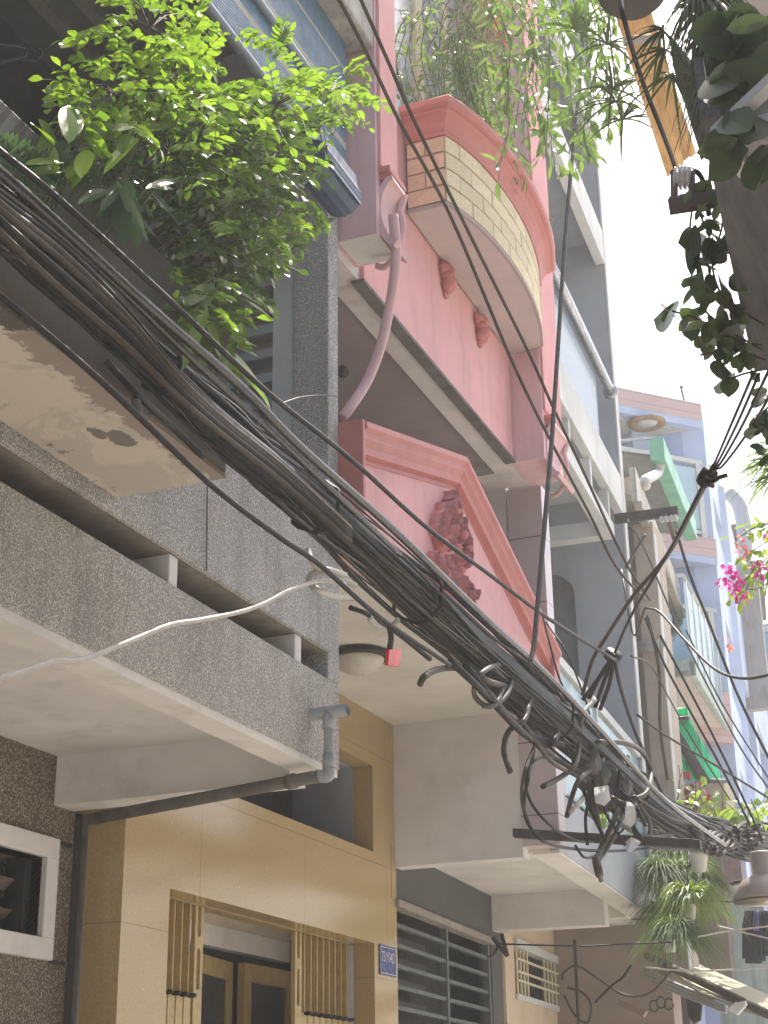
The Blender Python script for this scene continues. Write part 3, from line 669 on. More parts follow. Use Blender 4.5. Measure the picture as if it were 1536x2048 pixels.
# higher slabs
gbox('upper_soffit', M['greyw'], (-1.6, -.06, -.1, UE, 8.62, 8.70)); gbox('top_beam', M['lgrey'], (-.07, .01, -.1, UE-.01, 8.40, 8.72), bev=.004)
gbox('upper_wall', M['greyw'], (-1.0, -.9, -.1, UE, 6.37, 8.6))
gbox('roof_beam', M['lgrey'], (-.07, .01, -.1, UE-.01, 9.6, 10.0)); gbox('roof_soffit', M['greyw'], (-1.6, -.07, -.1, UE, 9.8, 9.9))
o_ = gbox('spotlight', M['steel']) if 0 else None
# ground floor: charcoal shutter bay then cream wall with barred window
def lp(px, py, v): q = gp(px, py, v); return q
shop = gbox('charcoal_front', M['shop'], (-1.02, -.93, -.15, 2.2, 2.84, 3.128), (-1.02, -.93, 1.93, 2.2, 0, 2.839))
gbox('shop_interior', M['dark'], (-1.9, -1.2, -.15, 2.2, 0, 2.9), (-1.2, -1.0, 1.94, 2.0, 0, 2.9), (-1.2, -1.03, -.15, 1.93, 2.841, 2.9)) 
sh = gbox('shelf_boards', M['shop'], *[(-1.15, -1.1, 0, 1.0, z, z+.05) for z in (2.3, 2.42, 2.54, 2.66)])
gr = empty('window_grille', MG @ Vector((-.95, .6, 2.4)), 'dark green-grey iron grille with horizontal bars across the charcoal shopfront', 'grille')
def gb(name, mat, *bx, parent=gr, bev=0):
    mb = MB()
    for q in bx: mb.box(*q, M=MG)
    return mb.build(name, mat, parent, bev)
gm_ = flat('grille_paint', (.12, .135, .13), .5)
gb('top_rail', flat('dusty_rail', (.30, .27, .23), .8), (-.975, -.90, -.1, 1.92, 2.80, 2.84))
for z in (2.71, 2.60, 2.49, 2.38, 2.27, 2.16): gb('bar', gm_, (-.965, -.935, -.1, 1.86, z-.011, z+.011))
for u in (.90, 1.86): gb('post', gm_, (-.97, -.925, u-.02, u+.015, 2.06, 2.79))
gb('lower_rail', gm_, (-.965, -.935, -.1, 1.9, 2.03, 2.07)); gb('lower_panel', gm_, (-.962, -.94, -.1, .88, 0, 2.03), (-.962, -.94, .94, 1.9, 0, 2.03))
gb('panel_vent', M['dark'], *[(-.9395, -.937, u, u+.012, 1.75, 2.0) for u in [i*.028 for i in range(0, 9)]+[.34+i*.028 for i in range(0, 9)]])
# cream wall
CW = paint('cream_wall', (.60, .49, .36), dirt=.12); M['cw'] = CW
wa, wb, wz0, wz1 = 2.47, 4.15, 2.53, 2.82
X0 = -.93
gbox('cream_wall', CW, (X0-.12, X0+.02, 2.202, wa, 0, 3.12), (X0-.12, X0+.02, wb+.12, 5.0, 0, 3.12), (X0-.12, X0+.02, wa, wb+.12, 0, wz0), (X0-.12, X0+.02, wa, wb+.12, wz1+.06, 3.12))
BW = empty('barred_window', MG @ Vector((X0, 3.3, 2.5)), 'window with cream iron bars in the cream ground-floor wall', 'window')
gb('frame', M['lgrey'], (X0-.02, X0+.05, wa-.02, wb+.12, wz1+.02, wz1+.08), (X0-.02, X0+.04, wa-.02, wb+.12, wz0-.04, wz0), (X0-.02, X0+.04, wb+.06, wb+.12, wz0, wz1+.02), parent=BW)
cb_ = M['cr']; xs = X0+.03
for u in (.03, .13, .23, .33, .85, .97, 1.09, 1.21, 1.36, 1.52, 1.66): gb('bar', cb_, (xs-.008, xs+.004, wa+u-.014, wa+u+.014, wz0, wz1+.02), parent=BW)
for z in (wz0+.09, wz0+.15, wz0+.235): gb('cross_bar', cb_, (xs+.004, xs+.014, wa, wb+.06, z-.008, z+.008), parent=BW)
gb('opening', M['dglass'], (X0-.13, X0-.10, wa, wb+.1, wz0, wz1+.05), parent=BW)
gbox('column', CW, (X0+.02, X0+.12, 4.6, 4.85, 0, 3.09))
# ================================================================ houses further up the alley
def hn(a, b):   # horizontal unit along a->b and its left normal
    t = Vector((b.x-a.x, b.y-a.y, 0)).normalized(); return t, Vector((-t.y, t.x, 0))
def slab(name, mat, a, b, left, z0, z1, parent, right=0, bev=0):
    """box that runs a->b (plan), 'left' metres deep to its left, 'right' to its right"""
    t, l = hn(a, b); q = [Vector((p.x, p.y, z0)) for p in (a-l*right, b-l*right, b+l*left, a+l*left)]
    return MB().prism(q, (0, 0, z1-z0)).build(name, mat, parent, bev)
Hb = empty('beige_house', (-2.9, 12.6, 0), 'narrow beige house with stained concrete gutters just past the grey house', 'house')
BG = paint('beige_render', (.46, .39, .32), dirt=.25, streak=.3); BGd = paint('shaded_beige_render', (.30, .24, .20), dirt=.2)
yb = 11.95
xa, xb, xc, xd = aY(1257, 1250, yb).x, aY(1281, 1250, yb).x, aY(1321, 1250, yb).x, aY(1329, 1250, yb).x
MB().box(xa-1.5, xb, yb+.12, yb+.4, 0, 6.29).build('side_strip', BGd, Hb)  # strip beside the pillar in darker beige, its shade put into the colour
MB().box(xb, xc, yb, yb+.4, 2.6, 6.29).build('pillar', BG, Hb)
MB().box(xc, xd-.03, yb+.02, yb+.12, 2.6, 6.2).build('pillar_edge', M['lgrey'], Hb)
MB().box(-6, xb-.3, yb+.4, yb+.6, 0, 6.29).build('back_wall', M['greyw'], Hb)
# concrete gutter slab
CG = paint('stained_concrete', (.34, .31, .25), (.20, .19, .155), dirt=.5, sc=2, streak=.4); zg = 6.30
ga, gb_ = aZ(1289, 1037, zg), aZ(1364, 1227, zg); t, l = hn(ga, gb_)
ga = ga-t*.4
o_ = slab('gutter', paint('stained_gutter_face', (.50, .49, .44), (.36, .35, .31), dirt=.5, streak=.5), ga, gb_, .05, zg, zg+.30, Hb, bev=.004)
slab('gutter_bed', CG, ga, gb_, .55, zg+.01, zg+.06, Hb, right=-.05)
slab('gutter_lip', CG, ga, gb_, .03, zg-.05, zg-.002, Hb, right=.03)
slab('inner_bed', BGd, ga+l*.55, gb_+l*.55, .8, zg+.25, zg+.31, Hb)
# rectangular downpipe
DP = flat('grey_duct', (.26, .27, .25), .6)
d = [aY(1353, 1215, gb_.y), aY(1356, 1250, gb_.y), aY(1340, 1277, gb_.y-.2), aY(1318, 1290, yb-.1), aY(1262, 1296, yb-.08)]
mb = MB(); mb.tube([d[0], d[1]], .052, 4); mb.tube([d[1]+Vector((.01, 0, .03)), d[2], d[3]-Vector((.0, 0, 0))], .05, 4); mb.tube([d[3], d[4]], .05, 4)
tag(mb.build('downpipe', DP, None), 'grey cranked downpipe below the concrete gutter of the beige house', 'pipe')
# corrugated canopy with green gutter
Ca = empty('green_canopy', aZ(1341, 917, 7.3), 'corrugated canopy edged with a mint green metal gutter', 'canopy')
zc = 7.3; a, b_ = aZ(1330, 917, zc), aZ(1395, 1080, zc); t, l = hn(a, b_)
GM = flat('mint_green_metal', (.17, .46, .31), .45, sc=3); 
slab('gutter', GM, a, b_, .13, zc, zc+.22, Ca, bev=.004)
mb = MB(); L_ = (b_-a).length; ns = int(L_/.045); vs = []
for i in range(ns+1):
    p = a+t*(L_*i/ns)+Vector((0, 0, (.018 if i % 2 else 0)))
    vs += [p+l*.135+Vector((0, 0, .05)), p+l*1.6+Vector((0, 0, .42))]
mb.add(vs, [(2*i, 2*i+1, 2*i+3, 2*i+2) for i in range(ns)]); 
mb.add([v+Vector((0, 0, .01)) for v in vs], [(2*i+2, 2*i+3, 2*i+1, 2*i) for i in range(ns)])
mb.build('corrugated_sheet', flat('zinc_sheet', (.30, .32, .30), .5), Ca)
MB().tube([a+l*.1+Vector((0, 0, .22)), a+l*1.5+Vector((0, 0, .30))], .012, 8).build('stay', M['steel'], Ca)
p1, p2 = a+t*.12+l*.06, aZ(1291, 972, zg+.3)
tag(MB().tube(spl([p1+Vector((0, 0, .02)), p1+Vector((-.03, 0, -.08)), p2+Vector((0, 0, .05)), p2], 5), .045, 12).build('white_pipe', flat('pale_pipe', (.5, .5, .47), .5), None), 'short pale pipe from the green gutter down to the concrete gutter', 'pipe')
mb = MB()
for px, py, qx, qy in ((1262, 925, 1290, 985), (1330, 1035, 1348, 1085)):
    mb.prism([aY(px, py, 14.4), aY(px+8, py+2, 14.4), aY(qx+6, qy, 14.5), aY(qx-4, qy-6, 14.5)], (0, .03, 0))
tag(mb.build('rusty_bracket', flat('rusty_iron', (.17, .08, .06), .9, var=.35), None), 'rusty iron brackets under the corrugated canopy', 'bracket')
tag(MB().prism([aY(1240, 958, 13.5), aY(1268, 950, 13.5), aY(1270, 966, 13.6), aY(1242, 972, 13.6)], (0, .3, 0)).build('scrap_board', paint('pale_board', (.5, .42, .38)), None), 'scrap board jammed under the canopy beside the grey wall', 'board')

# blue house: a corner turned towards the alley
Hv = empty('blue_house', aY(1437, 1500, 17.0).xy.to_3d(), 'pale blue corner house with pink-brick balconies and louvred side windows', 'house')
BL = paint('light_blue_paint', (.46, .55, .75), dirt=.06); BLd = paint('mid_blue_paint', (.34, .43, .68), dirt=.05)
PB = tiles('pink_tile_facing', (.52, .38, .37), (.50, .36, .35), 9, .11, (.40, .27, .27), 'XZ', .5, .5, .006, .1)
SB = paint('weathered_soffit', (.60, .57, .49), (.50, .48, .44), dirt=.25)
Wd_ = Vector((.69, .724, 0)).normalized(); Wn = Vector((Wd_.y, -Wd_.x, 0))   # face direction, outward normal
Ya = 16.4
K0 = aY(1408, 860, Ya); O_B = Vector((K0.x, K0.y, 0))
def bp(px, py, v=0):
    P = aV(px, py, O_B+Wn*v, Wn); q = P-O_B; return Vector((q.dot(Wd_), q.dot(Wn), P.z))
def bb(name, mat, u0, u1, v0, v1, z0, z1, parent=None, bev=0):
    Mx = Matrix.Translation(O_B) @ Matrix(((Wd_.x, Wn.x, 0), (Wd_.y, Wn.y, 0), (0, 0, 1))).to_4x4()
    return MB().box(u0, u1, v0, v1, z0, z1, M=Mx).build(name, mat, parent or Hv, bev)
zt = bp(1404, 808).z; zb = bp(1406, 842).z
u_l = -5.5; ur = bp(1406, 850).x
bb('roof_parapet', PB, u_l, ur, -.12, 0, zb, zt); bb('parapet_band', BL, u_l, ur, -.14, -.004, zb-.09, zb)
bb('roof_soffit', SB, u_l, ur-.01, -.62, -.15, zb-.10, zb-.04); bb('roof_soffit_end', SB, -1.15, ur-.02, -1.7, -.63, zb-.101, zb-.04)
z3 = bp(1435, 1116).z; z3t = bp(1430, 1078).z; u3 = bp(1433, 1095).x
v2 = -.0
bb('upper_balcony_front', PB, u_l, u3, -.12, v2, z3, z3t); bb('upper_balcony_band', BL, u_l, u3, -.14, -.005, z3-.08, z3)
bb('upper_balcony_soffit', M['lgrey'], u_l, u3-.01, -1.3, -.15, z3-.07, z3-.01)
z2t = bp(1460, 1386).z; u2 = bp(1460, 1400).x
bb('lower_balcony_front', PB, u_l, u2, -.12, v2, z2t-.55, z2t); bb('lower_soffit', SB, u_l, u2-.01, -1.3, -.13, z2t-.5, z2t-.45)
# recessed wall with doors
vr = -1.3
bb('recessed_wall', BL, u_l, 1.2, vr-.15, vr, 0, zb-.11)
bb('wall_band', PB, u_l, .2, vr+.001, vr+.03, z3-.55, z3-.08)
bb('roof_recess', M['dgrey'], u_l, -1.16, -1.7, -.63, zb+.05, zb+.12); bb('recess_edge', BL, u_l, -1.13, -.66, -.621, zb-.12, zb+.04)
# blue corner pillar
bb('corner_pillar', BL, u3-.75, u3+.05, vr+.01, -.35, 0, zb-.105)
def dd(u0, u1, z0, z1, v, nm='balcony_door'):
    d_ = bb(nm, M['cr'], u0, u1, v, v+.05, z0, z1)
    w_ = (u1-u0)
    for i in range(3):
        a_ = u0+w_*(.08+i*.31); bb('pane', flat('door_glass', (.30, .35, .40), .15, bs=0), a_, a_+w_*.2, v+.051, v+.06, z0+.25*(z1-z0), z0+.76*(z1-z0), d_)
        bb('small_pane', flat('vent_glass', (.30, .33, .36), .2, bs=0), a_, a_+w_*.2, v+.051, v+.06, z0+.80*(z1-z0), z0+.94*(z1-z0), d_)
z2f = z2t-.1
dd(-2.3, -.75, z2f, z3-.56, vr+.002); dd(-2.3, -.75, z3t-.3, z3t+1.6, vr+.002)
# railings of glass and white posts
def rail(z, u1, h, nm):
    r = bb(nm, M['lgrey'], u_l, u1-.03, -.08, -.03, z+h-.05, z+h)
    bb('low_rail', M['lgrey'], u_l, u1-.03, -.07, -.04, z+.05, z+.09, r)
    for i in range(6):
        u = u1-.1-i*.75; bb('post', M['lgrey'], u-.05, u+.02, -.08, -.03, z, z+h-.051, r)
    bb('glass', M['glass'], u_l, u1-.12, -.06, -.05, z+.12, z+h-.1, r)
    Mx = 0
rail(z3t, u3, .95, 'upper_railing'); rail(z2t, u2, .95, 'lower_railing')
# long side wall running on up the alley
sd_ = Vector((-.0987, .995, 0)).normalized(); sn = Vector((sd_.y, -sd_.x, 0)); K1 = O_B+Wd_*ur
def sb(name, mat, u0, u1, v0, v1, z0, z1, parent=None, bev=0, flatz=None):
    Mx = Matrix.Translation(K1) @ Matrix(((sd_.x, sn.x, 0), (sd_.y, sn.y, 0), (0, 0, 1))).to_4x4()
    return MB().box(u0, u1, v0, v1, z0, z1, M=Mx).build(name, mat, parent or Hv, bev)
def sp_(px, py): 
    P = aV(px, py, K1, sn); q = P-K1; return Vector((q.dot(sd_), 0, P.z))
SW = [(sp_(x, y).x, sp_(x, y).z) for x, y in ((1440, 1000), (1475, 1040), (1505, 1300))]
bays = [(.5, 2.1), (2.6, 4.6), (5.2, 7.6)]
lev = [(z2t-2.4, z2t-.7), (z2t+.1, z3t-.75), (z3t+.35, zt-.9)]
# wall as piers and bands round recessed openings
ue = 9.0
for (a_, c_) in ((0, .5), (2.1, 2.6), (4.6, 5.2), (7.6, ue)): sb('pier', BL, a_, c_, -.25, 0, 0, zt-.1)
zz = [0]+[q for l_ in lev for q in l_]+[zt-.1]
for i in range(0, len(zz), 2):
    for (a_, c_) in bays: sb('spandrel', BL, a_, c_, -.25, -.003, zz[i], zz[i+1])
for (a_, c_) in bays:
    for (q0, q1) in lev:
        w_ = sb('louvred_window', BLd, a_, c_, -.24, -.21, q0, q1)
        m_ = MB(); Mx = Matrix.Translation(K1) @ Matrix(((sd_.x, sn.x, 0), (sd_.y, sn.y, 0), (0, 0, 1))).to_4x4()
        k = q0+.1
        while k < q1-.05: m_.box(a_+.05, c_-.05, -.209, -.13, k, k+.045, M=Mx); k += .17
        m_.build('louvres', M['lgrey'], w_)
sb('core', BLd, 0, ue, -2.2, -.252, 0, zt-.12)
# white and mint balcony in front of the blue house
Bm = empty('mint_balcony_house', aY(1330, 1500, 14.0), 'white house with a worn mint green balcony slab and thin railing', 'house')
zm = aX(1395, 1352, -2.6).z
A1, A2 = aZ(1392, 1352, zm), aZ(1474, 1486, zm); t, l = hn(A1, A2)
MT = paint('worn_mint_paint', (.42, .52, .48), (.30, .36, .33), dirt=.6, sc=2.5)
slab('slab_edge', MT, A1, A2, .06, zm-.0, zm+.16, Bm, bev=.01); slab('balcony_soffit', paint('blotched_soffit', (.62, .56, .50), (.5, .44, .4), dirt=.35, sc=1.5), A1, A2, 2.2, zm+.01, zm+.06, Bm, right=-.06)
e_ = A1+l*2.1; slab('slab_side', MT, e_, A1, .05, zm+.005, zm+.165, Bm)
slab('rear_wall', BG, A1+l*1.5+t*.1, A2+l*1.5+t*1.5, .2, 0, zm+1.2, Bm)
mb = MB()
for i in range(7):
    p = A1+t*((A2-A1).length*(i+.3)/7)+l*.04; mb.tube([p+Vector((0, 0, .16)), p+Vector((0, 0, 1.0))], .014, 6); 
mb.tube([A1+l*.04+Vector((0, 0, 1.0)), A2+l*.04+Vector((0, 0, 1.0))], .02, 8); mb.tube([A1+l*1.1+Vector((0, 0, 1.0)), A1+l*.04+Vector((0, 0, 1.0))], .02, 8)
mb.build('railing', M['lgrey'], Bm)
slab('glass_panel', M['glass'], A1, A2, .045, zm+.22, zm+.95, Bm, right=-.035)
# translucent green sheet awning
Ga = empty('green_awning', aY(1345, 1440, 13.0), 'bright translucent green sheet awning stained with algae under the mint balcony', 'awning')
q = [aY(1335, 1432, 13.0), aY(1374, 1432, 13.0), aY(1447, 1562, 13.6), aY(1345, 1562, 12.4)]
m, n, b = base('green_plastic', .3, .5); p = pos(n)
st = ramp(n, noi(n, pos(n, (22, 22, 3)), 1, 7, .75), [(.48, 0.), (.62, .85)])
col = mixc(n, st, (.02, .62, .34), (.02, .10, .06)); n.links.new(col, b.inputs['Base Color'])
t_ = n.nodes.new('ShaderNodeBsdfTranslucent'); n.links.new(mixc(n, 1., col, (.9, 1.3, 1.1), 'MULTIPLY'), t_.inputs[0]); x = n.nodes.new('ShaderNodeMixShader'); x.inputs[0].default_value = .6
n.links.new(b.outputs[0], x.inputs[1]); n.links.new(t_.outputs[0], x.inputs[2]); n.links.new(x.outputs[0], n.nodes['Material Output'].inputs[0]); M['gp'] = m
mb = MB(); N_ = 26; vs = []
for i in range(N_+1):
    w_ = .012*math.sin(i*2.0); a_ = q[0].lerp(q[1], i/N_); c_ = q[3].lerp(q[2], i/N_); vs += [a_+Vector((0, 0, w_)), c_+Vector((0, 0, w_))]
mb.add(vs, [(2*i, 2*i+1, 2*i+3, 2*i+2) for i in range(N_)], True); mb.add([v+Vector((0, 0, .006)) for v in vs], [(2*i+2, 2*i+3, 2*i+1, 2*i) for i in range(N_)], True); mb.build('sheet', M['gp'], Ga)
MB().tube([aY(1334, 1438, 12.95), aY(1378, 1436, 12.95)], .02, 6).build('top_bar', M['iron'], Ga)
MB().tube([aY(1340, 1450, 12.6), aY(1412, 1566, 13.0)], .055, 4).build('arm', M['iron'], Ga)
MB().tube([aY(1413, 1562, 13.2), aY(1450, 1562, 13.6)], .02, 6).build('edge_bar', M['iron'], Ga)
tag(MB().tube([aY(1332, 1430, 13.05), aY(1376, 1424, 13.05)], .045, 10).build('rolled_sheet', M['gp'], None), 'rolled piece of green plastic lying over the green awning', 'sheet')
# far end: glass front, post, roof
Ht = empty('glass_front_house', aY(1525, 1500, 27), 'far house with teal glass front at the right edge', 'house')
yq = 27
def py_box(name, mat, x0, y0_, x1, y1_, Y, parent, d=.3):
    a_ = aY(x0, y1_, Y); c_ = aY(x1, y0_, Y); return MB().box(a_.x, c_.x, Y, Y+d, a_.z, c_.z).build(name, mat, parent)
TG = flat('teal_glass', (.05, .28, .33), .1, spec=.8, bs=0)
py_box('wall', M['lgrey'], 1500, 1238, 1640, 2000, yq, Ht, 1); py_box('glass_upper', TG, 1516, 1262, 1545, 1322, yq-.05, Ht, .04); py_box('glass_lower', TG, 1522, 1332, 1560, 1410, yq-.05, Ht, .04)
py_box('glass_third', flat('blue_glass', (.04, .14, .35), .1, spec=.8, bs=0), 1532, 1420, 1580, 1560, yq-.05, Ht, .04)
py_box('cornice', M['greyw'], 1512, 1236, 1640, 1250, yq-.12, Ht, .1)
Hf = empty('far_roof_house', aY(1470, 1100, 30), 'distant dark roof edge behind the blue house', 'house')
mb = MB(); mb.tube(spl([aY(1458, 985, 24), aY(1478, 1010, 24), aY(1488, 1060, 24), aY(1490, 1110, 24)], 5), .12, 6); mb.build('roof_edge', M['greyw'], Hf)
py_box('roof_wall', M['wood'], 1466, 1045, 1488, 1130, 24.3, Hf, .3)
tag(py_box('timber_post', paint('grey_post', (.34, .33, .32), dirt=.4, streak=.6), 1492, 1120, 1510, 1420, 20.5, None, .15), 'weathered grey post behind the bougainvillea', 'post')
Rl = empty('roof_railing', aY(1520, 1150, 25), 'thin dark roof railing against the white sky at the right edge', 'railing')
MB().tube([aY(1506, 1153, 25), aY(1560, 1153, 25)], .05, 6).build('rail', M['iron'], Rl); MB().tube([aY(1522, 1155, 25), aY(1527, 1240, 25)], .05, 6).build('post', M['wood'], Rl)
tag(MB().tube([aY(1368, 800, 19), aY(1362, 775, 19)], .015, 6).tube([aY(1359, 775, 19), aY(1366, 773, 19)], .02, 6).build('roof_aerial', M['greyc'], None), 'small aerial on top of the blue house parapet', 'aerial')
# round plaster rose under the blue roof
c = O_B+Wd_*bp(1294, 843, 0).x; cz_ = zb-.10; pz = aZ(1294, 843, cz_)
pz = aZ(1294, 843, zb-.102); Rs = empty('round_soffit_light', pz, 'round rusty-rimmed light fitting in the blue house roof soffit', 'lamp')
MB().lathe([(.13, 0), (.21, -.01), (.21, -.03), (.14, -.04), (.13, -.02)], pz-Vector((0, 0, .002)), n=28).build('rim', flat('rusty_gold', (.38, .24, .12), .7, var=.3), Rs)
MB().lathe([(.13, -.01), (.10, -.035), (.01, -.04)], pz, n=24).build('disc', M['lgrey'], Rs)

# ---- low right: wall, canvas awning, laundry, sheets
tag(py_box('beige_yard_wall', paint('ochre_wall', (.42, .37, .25), (.34, .30, .2), dirt=.35, sc=1.5), 1296, 1560, 1447, 1985, 14.6, None, .5), 'ochre yard wall behind the hanging spider plants', 'wall')
tag(py_box('side_wall', paint('mud_wall', (.24, .20, .17), dirt=.4), 1395, 1660, 1437, 1990, 13.9, None, .2), 'brown wall strip beside the ochre yard wall', 'wall')
tag(py_box('metal_fence', paint('pale_metal_sheet', (.42, .50, .50), (.34, .41, .41), dirt=.4, streak=.6), 1444, 1770, 1524, 2075, 14.2, None, .06), 'pale blue-grey sheet metal fence behind the laundry', 'fence')
tag(py_box('pink_brown_panel', paint('pink_panel', (.30, .22, .22), dirt=.4, streak=.5), 1446, 1690, 1478, 1770, 14.0, None, .1), 'weathered pink-brown boarding above the sheet metal fence', 'boarding')
tag(py_box('far_shop_wall', paint('far_wall', (.30, .34, .36), dirt=.3), 1476, 1690, 1700, 2100, 22, None, .3), 'blue-grey wall at the far end of the alley', 'wall')
La = empty('laundry_line', aY(1500, 1815, 13.4), 'line of dark clothes hung in front of the sheet metal fence', 'laundry')
MB().tube([aY(1440, 1803, 13.4), aY(1560, 1806, 13.4)], .008, 5).build('rod', M['iron'], La)
random.seed(11)
for i, (x, w_, h_, c_) in enumerate(((1497, 13, 95, (.012, .014, .025)), (1508, 13, 105, (.01, .01, .018)), (1519, 12, 100, (.02, .02, .05)), (1530, 12, 90, (.02, .025, .04)), (1512, 6, 40, (.12, .11, .3)))):
    vs = []; Y_ = 13.4-.02*i
    for j in range(7):
        for k_ in range(7):
            sx_ = x+w_*(k_/6-.5)*2*(.6+.4*min(1, j/2)); vs.append(aY(sx_, 1822+h_*j/6, Y_+.05*math.sin(k_*2.2+i)))
    mb = MB().add(vs, [(j*7+k_, j*7+k_+1, (j+1)*7+k_+1, (j+1)*7+k_) for j in range(6) for k_ in range(6)], True)
    g_ = mb.build('garment', flat('cloth_%d' % i, c_, .9), La); so_ = g_.modifiers.new('t', 'SOLIDIFY'); so_.thickness = .02
# canvas awning, edge to the right sunlit
Aw = empty('canvas_awning', aY(1400, 1960, 10.5), 'low olive canvas awning sloping down to the right over corrugated sheets', 'awning')
q = [aY(1335, 1910, 12.4), aY(1560, 2012, 9.6), aY(1560, 2060, 9.2), aY(1290, 1925, 11.0)]
OL = paint('olive_canvas', (.36, .33, .22), (.28, .26, .18), dirt=.3)
MB().prism([aY(1300, 1905, 12.6), aY(1345, 1905, 12.9), aY(1560, 2000, 11.5), aY(1560, 2040, 10.2), aY(1400, 1985, 10.6)], (0, 0, -.02)).build('canvas', OL, Aw)
MB().tube([aY(1295, 1912, 11.6), aY(1400, 1962, 10.9), aY(1560, 2040, 10.1)], .03, 6).build('front_bar', M['wood'], Aw)
for i in range(5):
    MB().tube([aY(1293, 1940+i*4, 11.5), aY(1340, 1963+i*4, 11.1), aY(1452, 2012+i*3, 10.4)], .014, 4).build('strip', M['lgrey'] if i % 2 else M['pvc'], Aw)
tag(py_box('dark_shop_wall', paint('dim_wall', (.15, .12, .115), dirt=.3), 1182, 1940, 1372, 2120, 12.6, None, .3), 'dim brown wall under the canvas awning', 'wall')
tag(py_box('shadow_recess', M['dark'], 1290, 1975, 1440, 2120, 12.9, None, .3), 'dark recess under the canvas awning', 'recess') if 0 else None
bx = empty('junction_box', aY(1468, 2015, 10.2), 'small white tilted box fixed under the canvas awning edge', 'box')
MB().prism([aY(1455, 2018, 10.2), aY(1472, 2003, 10.2), aY(1490, 2012, 10.2), aY(1473, 2030, 10.2)], (0, .06, 0)).build('body', M['lgrey'], bx, .004)
MB().prism([aY(1478, 2004, 10.18), aY(1490, 2002, 10.18), aY(1492, 2010, 10.18), aY(1482, 2011, 10.18)], (0, .05, 0)).build('clip', M['lgrey'], bx)
tag(MB().prism([aY(1232, 2008, 11.6), aY(1240, 2000, 11.6), aY(1292, 2022, 11.3), aY(1286, 2034, 11.3)], (0, .06, 0)).build('loose_plank', paint('rosy_plank', (.36, .26, .24), dirt=.3), None), 'short rosy plank lodged under the canvas awning against the dim wall', 'plank')
for i, (x, y) in enumerate(((1308, 2012), (1322, 2006), (1338, 2010))):
    hk = MB().tube(spl([aY(x+9*math.cos(a*.7), y+11*math.sin(a*.7)-i, 11.2) for a in range(9)], 4), .006, 5)
    tag(hk.build('wire_hook', M['iron'], None), ['leftmost', 'middle', 'rightmost'][i]+' of three wire rings hanging in the shade under the canvas awning', 'hook', 'wire rings under the canvas awning')
tag(MB().prism([aY(1372, 1996, 11.8), aY(1404, 2000, 11.8), aY(1400, 2040, 11.8), aY(1386, 2048, 11.8), aY(1376, 2030, 11.8)], (0, .04, 0)).build('hanging_rag', flat('dark_rag', (.03, .028, .03), .9), None), 'dark rag hanging beneath the corrugated strips', 'cloth')
# lamp shade at right edge
ls = aY(1531, 1800, 9.2)
Sh = empty('street_lamp_shade', ls, 'brown bell-shaped lamp shade at the right edge below the cables', 'lamp')
R0 = (aY(1466, 1800, 9.2)-ls).length
MB().lathe([(R0, 0), (R0*1.0, .010), (R0*.86, .07), (R0*.66, .11), (R0*.40, .135), (R0*.34, .14), (R0*.34, .26), (R0*.3, .27)], ls, n=32).build('shade', paint('worn_copper', (.34, .29, .25), (.22, .18, .155), dirt=.4, rough=.5), Sh)
MB().lathe([(R0*.97, .0), (R0*.6, .015), (.02, .02)], ls-Vector((0, 0, .012)), n=32).build('diffuser', paint('dusty_diffuser', (.52, .47, .38)), Sh)
MB().tube(spl([aY(1400, 1905, 9.4), aY(1465, 1830, 9.4), aY(1462, 1775, 9.4), aY(1470, 1765, 9.4), aY(1496, 1762, 9.3)], 6)[14:], .012, 6).build('arm', M['iron'], Sh)
# cross-arm bolted beside the tiled pillar
Cr = empty('cable_cross_arm', aY(1025, 1665, 8.1), 'black iron cross-arm bolted to the tiled pillar and carrying the cable bundle', 'bracket')
a_, c_ = aY(1025, 1665, 8.1), aY(1400, 1688, 8.1); dn = Vector((0, 0, -.048))
MB().prism([a_+Vector((0, 0, .024)), c_+Vector((0, 0, .024)), c_+dn*.5, a_+dn*.5], (0, .05, 0)).build('bar', M['iron'], Cr, .003)
MB().tube([a_+Vector((.22, .05, 0)), a_+Vector((.22, .18, 0))], .02, 8).build('bolt', M['iron'], Cr)
a_, c_ = aY(1228, 1036, 11.0), aY(1355, 1020, 10.8)
Cr = empty('upper_cross_arm', a_, 'black iron cross-arm sticking out from the end of the grey house wall', 'bracket')
MB().prism([a_+Vector((0, 0, .035)), c_+Vector((0, 0, .035)), c_-Vector((0, 0, .035)), a_-Vector((0, 0, .035))], (0, .05, 0)).build('bar', M['iron'], Cr, .003)
for u in (.75, .82, .9, .96):
    p = a_.lerp(c_, u); MB().lathe([(.012, 0), (.022, -.015), (.022, -.03), (.014, -.045)], p-Vector((0, 0, .036)), n=10).build('insulator', M['lgrey'], Cr)
MB().tube([aY(1290, 1070, 11.0), aY(1252, 1135, 11.3)], .012, 6).build('stay', M['greyc'], Cr)
# small dark bracket under the cream rib
Br = empty('small_wall_bracket', aY(985, 1895, 8.7), 'small black triangular bracket at the corner of the cream rib', 'bracket')
MB().tube([aY(985, 1875, 8.7), aY(1015, 1912, 8.7)], .012, 6).build('strut', M['iron'], Br); MB().tube([aY(1003, 1868, 8.7), aY(1015, 1912, 8.7)], .012, 6).build('strut', M['iron'], Br)
MB().tube(spl([aY(998, 1885, 8.7), aY(990, 1905, 8.7), aY(978, 1914, 8.7)], 5), .008, 6).build('hook', M['iron'], Br)
wp = empty('wall_pipe', aY(1150, 1900, 10.4), 'thin brown pipe running down the cream ground-floor wall', 'pipe')
MB().tube([aY(1149, 1880, 10.6), aY(1158, 2060, 10.6)], .012, 8).build('pipe', M['brown'], wp)
